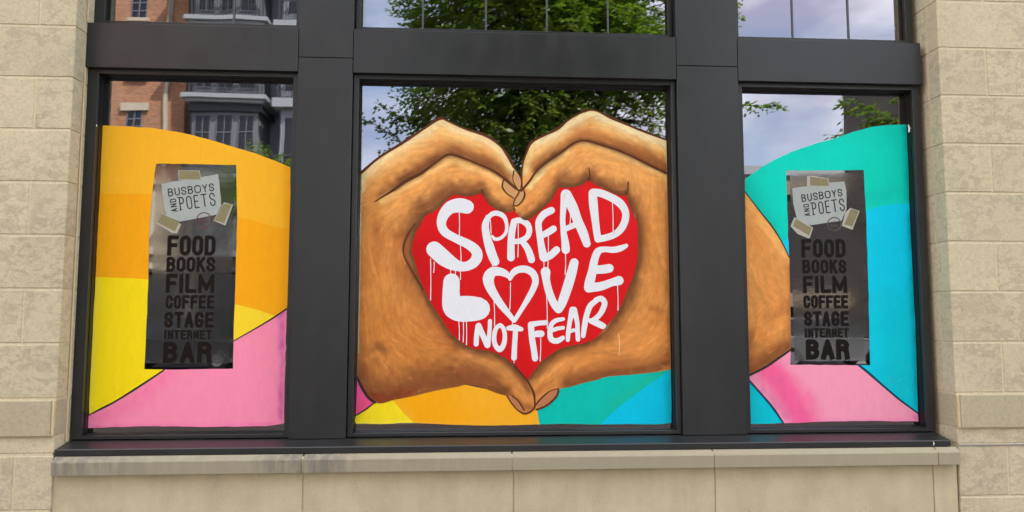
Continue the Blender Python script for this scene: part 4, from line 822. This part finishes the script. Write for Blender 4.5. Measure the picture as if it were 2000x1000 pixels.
# bay with balconies
b0, b1 = M(372, 200, YB-1.5).x, M(500, 200, YB-1.5).x; yy = yb+1.3
def rail(x0, x1, y, z, h=1.0, nm='railing', ends=None):
    m2 = MB(); m2.box(x0, x1, y-.025, y+.025, z+h-.05, z+h); m2.box(x0, x1, y-.02, y+.02, z+.06, z+.1)
    k = int((x1-x0)/.115)
    for i in range(k+1): xx = x0+(x1-x0)*i/k; m2.box(xx-.011, xx+.011, y-.011, y+.011, z+.1, z+h-.05)
    for xx in (x0, (x0+x1)/2, x1): m2.box(xx-.03, xx+.03, y-.03, y+.03, z, z+h)
    m2.build(nm, DGREY, ab)
zl = M(430, 184, YB-1.7).z               # top of the cornice under the balcony
for kf in range(-1, 4):
    z = zl+kf*FLH*1.28
    m1 = MB(); m1.box(b0-.35, b1+.45, yb-.5, yy+.45, z-.16, z+.02); m1.box(b0-.2, b1+.3, yb-.5, yy+.3, z-.30, z-.16); m1.build('balcony_cornice', WHT, ab)
    m1 = MB(); m1.box(b0-.1, b1+.2, yb-.6, yy+.1, z-.62, z-.30); m1.build('dark_fascia', DGREY, ab)
    rail(b0-.1, b1+.2, yy+.2, z+.02, .95)
    zw1 = z-.66; zw0 = z-FLH*1.28+.9
    w3 = (b1-b0)/3
    m1 = MB(); m1.box(b0, b1, yb-.6, yy-.04, z-FLH*1.28+.03, z-.62); m1.build('bay_wall', BAYG, ab)
    for i in range(3):
        x0, x1 = b0+w3*i+.14, b0+w3*(i+1)-.14
        m1 = MB(); m1.box(x0, x1, yy-.08, yy-.02, zw0-.5, zw1-.1); w = m1.build('window', DKGL, ab)
        m2 = MB()
        for j in range(3): xx = x0+(x1-x0)*j/2; m2.box(xx-.014, xx+.014, yy-.02, yy+.01, zw0-.5, zw1-.1)
        for j in range(4): zz = zw0-.5+(zw1-zw0+.4)*j/3; m2.box(x0, x1, yy-.018, yy+.012, zz-.018, zz+.018)
        o = m2.build('frame', THINF); o.parent = w; o.location = -world_loc(w)
    # second bay beyond the grey wall
    c0, c1 = M(545, 200, YB-1.5).x, M(622, 200, YB-1.5).x
    m1 = MB(); m1.box(c0-.3, c1, yb-.6, yy+.35, z-.25-.2, z-.05); m1.build('balcony_cornice', WHT, ab); rail(c0-.1, c1, yy+.2, z-.05, .95)
    m1 = MB(); m1.box(c0, c1, yb-.6, yy-.04, z-FLH*1.28+.03, z-.46); m1.build('bay_wall', GREYP, ab)
    for i in range(2):
        x0 = c0+.2+i*1.3; m1 = MB(); m1.box(x0, x0+1, yy-.05, yy-.02, zw0-.5, zw1-.2); m1.build('window', DKGL, ab)
        m2 = MB(); m2.box(x0+.48, x0+.52, yy-.02, yy+.01, zw0-.5, zw1-.2); m2.box(x0-.05, x0, yy-.02, yy+.01, zw0-.5, zw1-.2); m2.box(x0+1, x0+1.05, yy-.02, yy+.01, zw0-.5, zw1-.2); m2.build('window_trim', WHT, ab)

# right hand side: dark concrete block and a low building farther off
db = thing('concrete_building', 'dark grey concrete block across the street', 'building', (20, -22, 0))
a = M(1651, 340, 22); hz = M(1651, 120, 22).z
pl_ = [(a.x, a.y), (a.x+13, a.y), (a.x+13, a.y-10), (a.x+9, a.y-10)]
mb = MB(); mb.v = [(x_, y_, z_) for z_ in (0, hz) for x_, y_ in pl_]; mb.f = [(0, 1, 2, 3), (7, 6, 5, 4)]+[(i, 4+i, 4+(i+1) % 4, (i+1) % 4) for i in range(4)]; mb.build('wall', CONC2, db)
mb = MB()
for i in range(1, 14): mb.box(a.x, a.x+13, a.y, a.y+.015, i*.72, i*.72+.02)
mb.build('panel_joint', simple('joint_dark', (.03, .03, .03), .9, .1), db)
mb = MB()
for i in range(4): mb.box(a.x+.8+3*i, a.x+3+3*i, a.y, a.y+.04, .4, 2.8)
mb.build('window', DKGL, db)
lb = thing('shop_building', 'low brown shop building with a pale roof edge', 'building', (8, -46, 0))
a = M(1330, 330, 42); b = M(1650, 330, 42); zt2 = M(1450, 326, 42).z
mb = MB(); mb.box(a.x, b.x+6, a.y-9, a.y, 0, zt2-.6); mb.build('wall', simple('brown_brick_wall', (.055, .05, .055), .9, .2, 3, .2), lb)
mb = MB(); mb.box(a.x-.1, b.x+6.1, a.y, a.y+.3, 2.1, 3.1); mb.box(a.x-.1, b.x+6.1, a.y, a.y+.2, zt2-1.9, zt2-.61); mb.build('sign_band', simple('tan_band', (.30, .24, .18), .9, .2, 2, .1), lb)
mb = MB(); mb.box(a.x-.3, b.x+6.3, a.y-9.3, a.y+.4, zt2-.6, zt2); mb.build('roof_edge', WHT, lb)
mb = MB()
for i in range(7): mb.box(a.x+1+i*2.6, a.x+2.9+i*2.6, a.y, a.y+.05, .5, 2.05)
mb.build('window', DKGL, lb)
mb = MB(); mb.box(-7, 5, -45, -34, 0, 4.6)
hb = thing('garage_building', 'low grey garage building behind the street tree', 'building', (0, -36, 0)); mb.build('wall', simple('garage_wall', (.26, .24, .21), .9, .2, 2, .2), hb)
mb = MB(); mb.box(-7.2, 5.2, -45.2, -33.8, 4.6, 4.9); mb.build('roof', DGREY, hb)

# ------------------------------------------------------------------ parked cars
def car(label, x, y, rz, colr):
    t = thing('parked_car', label, 'car', (x, y, -.12)); t.rotation_euler.z = rz
    body = simple('car_paint', colr, .25, .6)
    def extr(nm, prof, w0, w1, mat, zc=None):
        n = len(prof); v = []
        for s, ww in ((-1, 1), (1, 1)):
            for (px_, pz, in_) in prof: v.append((px_, s*(w0-in_), pz))
        f = [(i, (i+1) % n, n+(i+1) % n, n+i) for i in range(n)]+[tuple(range(n))[::-1], tuple(range(n, 2*n))]
        o = link(nm, mesh(nm, v, f), mat); o.parent = t
        bv = o.modifiers.new('b', 'BEVEL'); bv.width = .04; bv.segments = 2; bv.limit_method = 'ANGLE'; return o
    extr('body', [(-2.25, .35, .1), (-2.3, .6, .06), (-2.2, .95, .05), (-1.5, 1.02, .04), (.9, .98, .03), (2.0, .88, .06), (2.3, .68, .1), (2.3, .35, .12), (1.9, .24, .04), (-1.9, .24, .04)], .92, .92, body)
    extr('cabin', [(-2.05, .98, .08), (-1.75, 1.42, .2), (-1.3, 1.58, .24), (.1, 1.60, .24), (.55, 1.48, .2), (1.25, .98, .08)], .88, .8, DKGL)
    extr('roof_panel', [(-1.45, 1.56, .2), (-1.3, 1.61, .22), (.1, 1.63, .22), (.35, 1.56, .2)], .88, .8, body)
    for nm, xs in (('headlight', 2.24), ('tail_light', -2.27)):
        for s in (-1, 1):
            m1 = MB(); m1.box(xs-.06, xs+.06, s*.62-.18, s*.62+.18, .62, .78); o = m1.build(nm, WHT if nm == 'headlight' else simple('tail_red', (.3, .01, .01), .3, .5)); o.parent = t
    for wx_ in (-1.4, 1.4):
        for s in (-1, 1):
            m1 = MB(); m1.tube((wx_, s*.72, .33), (wx_, s*.93, .33), .33, .33, 20); o = m1.build('wheel', GASKET); o.parent = t
            m2 = MB(); m2.tube((wx_, s*.9, .33), (wx_, s*.945, .33), .2, .19, 14); q = m2.build('rim', simple('alloy', (.4, .4, .42), .3, .6, metal=.8)); q.parent = o
            m2 = MB(); 
    return t
car('dark grey hatchback parked along the far kerb', -8.9, -18.2, 0, (.03, .032, .036))
car('silver hatchback parked along the far kerb', 11.6, -18.2, 0, (.16, .165, .175))
car('dark blue hatchback parked along the near kerb', 13.4, -7.6, math.pi, (.015, .02, .045))

# ------------------------------------------------------------------ street trees
leafm = NT('leaf'); at = leafm.n('ShaderNodeAttribute'); at.attribute_name = 'Col'
df = leafm.n('ShaderNodeBsdfPrincipled'); df.inputs['Roughness'].default_value = .42; df.inputs['Specular IOR Level'].default_value = .4; leafm.l(at.outputs['Color'], df.inputs['Base Color'])
tl = leafm.n('ShaderNodeBsdfTranslucent'); leafm.l(leafm.mix(1, at.outputs['Color'], (1.5, 1.7, .5, 1), 'MULTIPLY'), tl.inputs['Color'])
ms = leafm.n('ShaderNodeMixShader'); ms.inputs[0].default_value = .35; leafm.l(df.outputs[0], ms.inputs[1]); leafm.l(tl.outputs[0], ms.inputs[2]); leafm.l(ms.outputs[0], leafm.out.inputs[0]); LEAF = leafm.m
BARK = simple('bark', (.07, .055, .045), .95, .1, 18, .3)
def street_tree(label, base, centre, rad, n_twigs, extra=(), seed=1, leaf=.108, thin=1.):
    rg = np.random.default_rng(seed); t = thing('street_tree', label, 'tree', base)
    base = np.array(base, float); centre = np.array(centre, float); rad = np.array(rad, float)
    tips = []; mb = MB(); fork = base+np.array([.05, .0, min(2.6, centre[2]-rad[2]*.8)])
    mb.tube(base+[0, 0, -.1], fork, .15, .12, 10); mb.build('trunk', BARK, t)
    lb_ = MB()
    limbs = []
    for i in range(9):
        a = i*2.399+rg.random()*.5; el = .35+.6*rg.random(); dirn = np.array([math.cos(a)*math.cos(el), math.sin(a)*math.cos(el), math.sin(el)*1.0])
        end = centre+dirn*rad*.75*np.array([1, 1, .8]); mid = fork*.5+end*.5+np.array([0, 0, -.2])+rg.normal(0, .15, 3)
        lb_.tube(fork, mid, .06, .04, 6); lb_.tube(mid, end, .04, .012, 5); limbs.append((mid, end))
    top = centre+[0, 0, rad[2]*.8]; lb_.tube(fork, top, .09, .015, 7); limbs.append((fork, top))
    LP = []
    for mid, end in limbs:
        for k in range(9): LP.append(mid+(end-mid)*(k/8))
    LP = np.array(LP)
    twig = []
    while len(twig) < n_twigs:
        u = rg.normal(0, 1, 3); u /= np.linalg.norm(u); rr = rg.random()**.42
        # lobed crown
        lob = 1+.09*math.sin(3*math.atan2(u[0], u[1])+seed)+.08*math.sin(5*u[2]*2+u[0]*4+seed)
        p = centre+u*rad*rr*lob*.97
        if vnoise(np.array([p[0]*1.3+p[1]]), np.array([p[2]*1.3]), .8, seed)[0] < .44*thin and rg.random() < .9: continue
        d = u*.8+np.array([rg.normal(0, .4), rg.normal(0, .4), -.15+rg.normal(0, .25)]); twig.append((p, d/np.linalg.norm(d), .32+.3*rg.random()))
    for p, d, l in twig[::12]:
        j = np.argmin(((LP-p)**2).sum(1)); lb_.tube(LP[j], p, .014, .005, 4)
    for path in extra:                # long boughs that leave the crown
        path = [np.array(q, float) for q in path]
        for a, b in zip(path[:-1], path[1:]):
            lb_.tube(a, b, .008, .005, 4); L_ = np.linalg.norm(b-a); d = (b-a)/L_
            for k in range(int(L_/.045)):
                q = a+d*k*.045; dd = d+rg.normal(0, .5, 3)+[0, 0, -.25]; twig.append((q, dd/np.linalg.norm(dd), .2+.14*rg.random()))
    lb_.build('limb', BARK, t)
    Vs = []; Cs = []
    for p, d, l in twig:
        side = np.cross(d, [0, 0, 1.]); side /= (np.linalg.norm(side)+1e-6); n = max(4, int(l/.042)); tone = .75+.5*rg.random()
        for k in range(n):
            q = p+d*l*k/n+np.array([0, 0, -.05*(k/n)**2]); s = 1 if k % 2 else -1
            ld = side*s*.8+d*.6+rg.normal(0, .22, 3)+[0, 0, -.12]; ld /= np.linalg.norm(ld); ln = leaf*(.7+.6*rg.random())
            nn = np.cross(ld, rg.normal(0, .5, 3)+[0, 0, 1.]); nn /= (np.linalg.norm(nn)+1e-6); wv = nn*ln*.26; mid = q+ld*ln*.45
            Vs += [q, mid+wv, q+ld*ln, mid-wv]
            g_ = tone*(.85+.3*rg.random()); c = np.array([.13, .205, .034])*g_
            if rg.random() < .06: c = np.array([.2, .22, .07])*g_
            Cs += [c]*4
    Vs = np.array(Vs)-base; nL = len(Vs)//4; me = bpy.data.meshes.new('foliage')
    me.vertices.add(len(Vs)); me.vertices.foreach_set('co', Vs.astype(np.float32).ravel())
    me.loops.add(nL*4); me.loops.foreach_set('vertex_index', np.arange(nL*4, dtype=np.int32))
    me.polygons.add(nL); me.polygons.foreach_set('loop_start', np.arange(0, nL*4, 4, dtype=np.int32)); me.polygons.foreach_set('loop_total', np.full(nL, 4, dtype=np.int32)); me.update(calc_edges=True)
    ca = me.color_attributes.new('Col', 'FLOAT_COLOR', 'POINT'); buf = np.ones((len(Vs), 4), np.float32); buf[:, :3] = np.array(Cs); ca.data.foreach_set('color', buf.ravel())
    me.materials.append(LEAF); o = bpy.data.objects.new('crown', me); COL.objects.link(o); o.parent = t; o['kind'] = 'stuff'
    return t
TY = 8.6
c0 = M(1074, 72, TY)
def mp_(px, py, Y=TY): q = M(px, py, Y); return (q.x, q.y, q.z)
street_tree('leafy green street tree standing at the kerb opposite the middle window', (c0.x+.15, c0.y, 0), tuple(c0), (2.85, 2.6, 3.2), 7800,
    [[mp_(860, 250), mp_(800, 240), mp_(745, 205)], [mp_(880, 300), mp_(790, 285), mp_(740, 245), mp_(700, 228)], [mp_(840, 230), mp_(790, 225), mp_(760, 240)], [mp_(800, 300), mp_(770, 290), mp_(745, 300)], [mp_(840, 20), mp_(800, 12), mp_(780, 0)], [mp_(1330, 215), mp_(1440, 205), mp_(1490, 205), mp_(1516, 197)]], 3)
street_tree('slender street tree opposite the right window with branches hanging low', (mp_(2080, 600, 9.2)[0], 2*GLASS-9.2, 0), mp_(2080, 20, 9.2), (2.2, 2.2, 2.7), 1800,
    [[mp_(1800, 250, 9.), mp_(1735, 232, 9.), mp_(1690, 208, 9.), mp_(1672, 192, 9.)], [mp_(1790, 245, 8.8), mp_(1755, 240, 9.), mp_(1700, 232, 9.), mp_(1665, 215, 9.), mp_(1640, 197, 9.)], [mp_(1760, 238, 9.1), mp_(1720, 232, 9.1), mp_(1690, 245, 9.1)], [mp_(1800, 190, 9), mp_(1765, 186, 9), mp_(1745, 188, 9)], [mp_(1680, 262, 9), mp_(1650, 260, 9), mp_(1625, 262, 9)], [mp_(1790, -10, 9), mp_(1765, 2, 9)]], 8)
street_tree('small green tree standing by the grey apartment wall across the street', (mp_(520, 600, 23)[0], -21.5, 0), mp_(520, 375, 23), (1.7, 1.3, 1.7), 700, (), 12, .12)
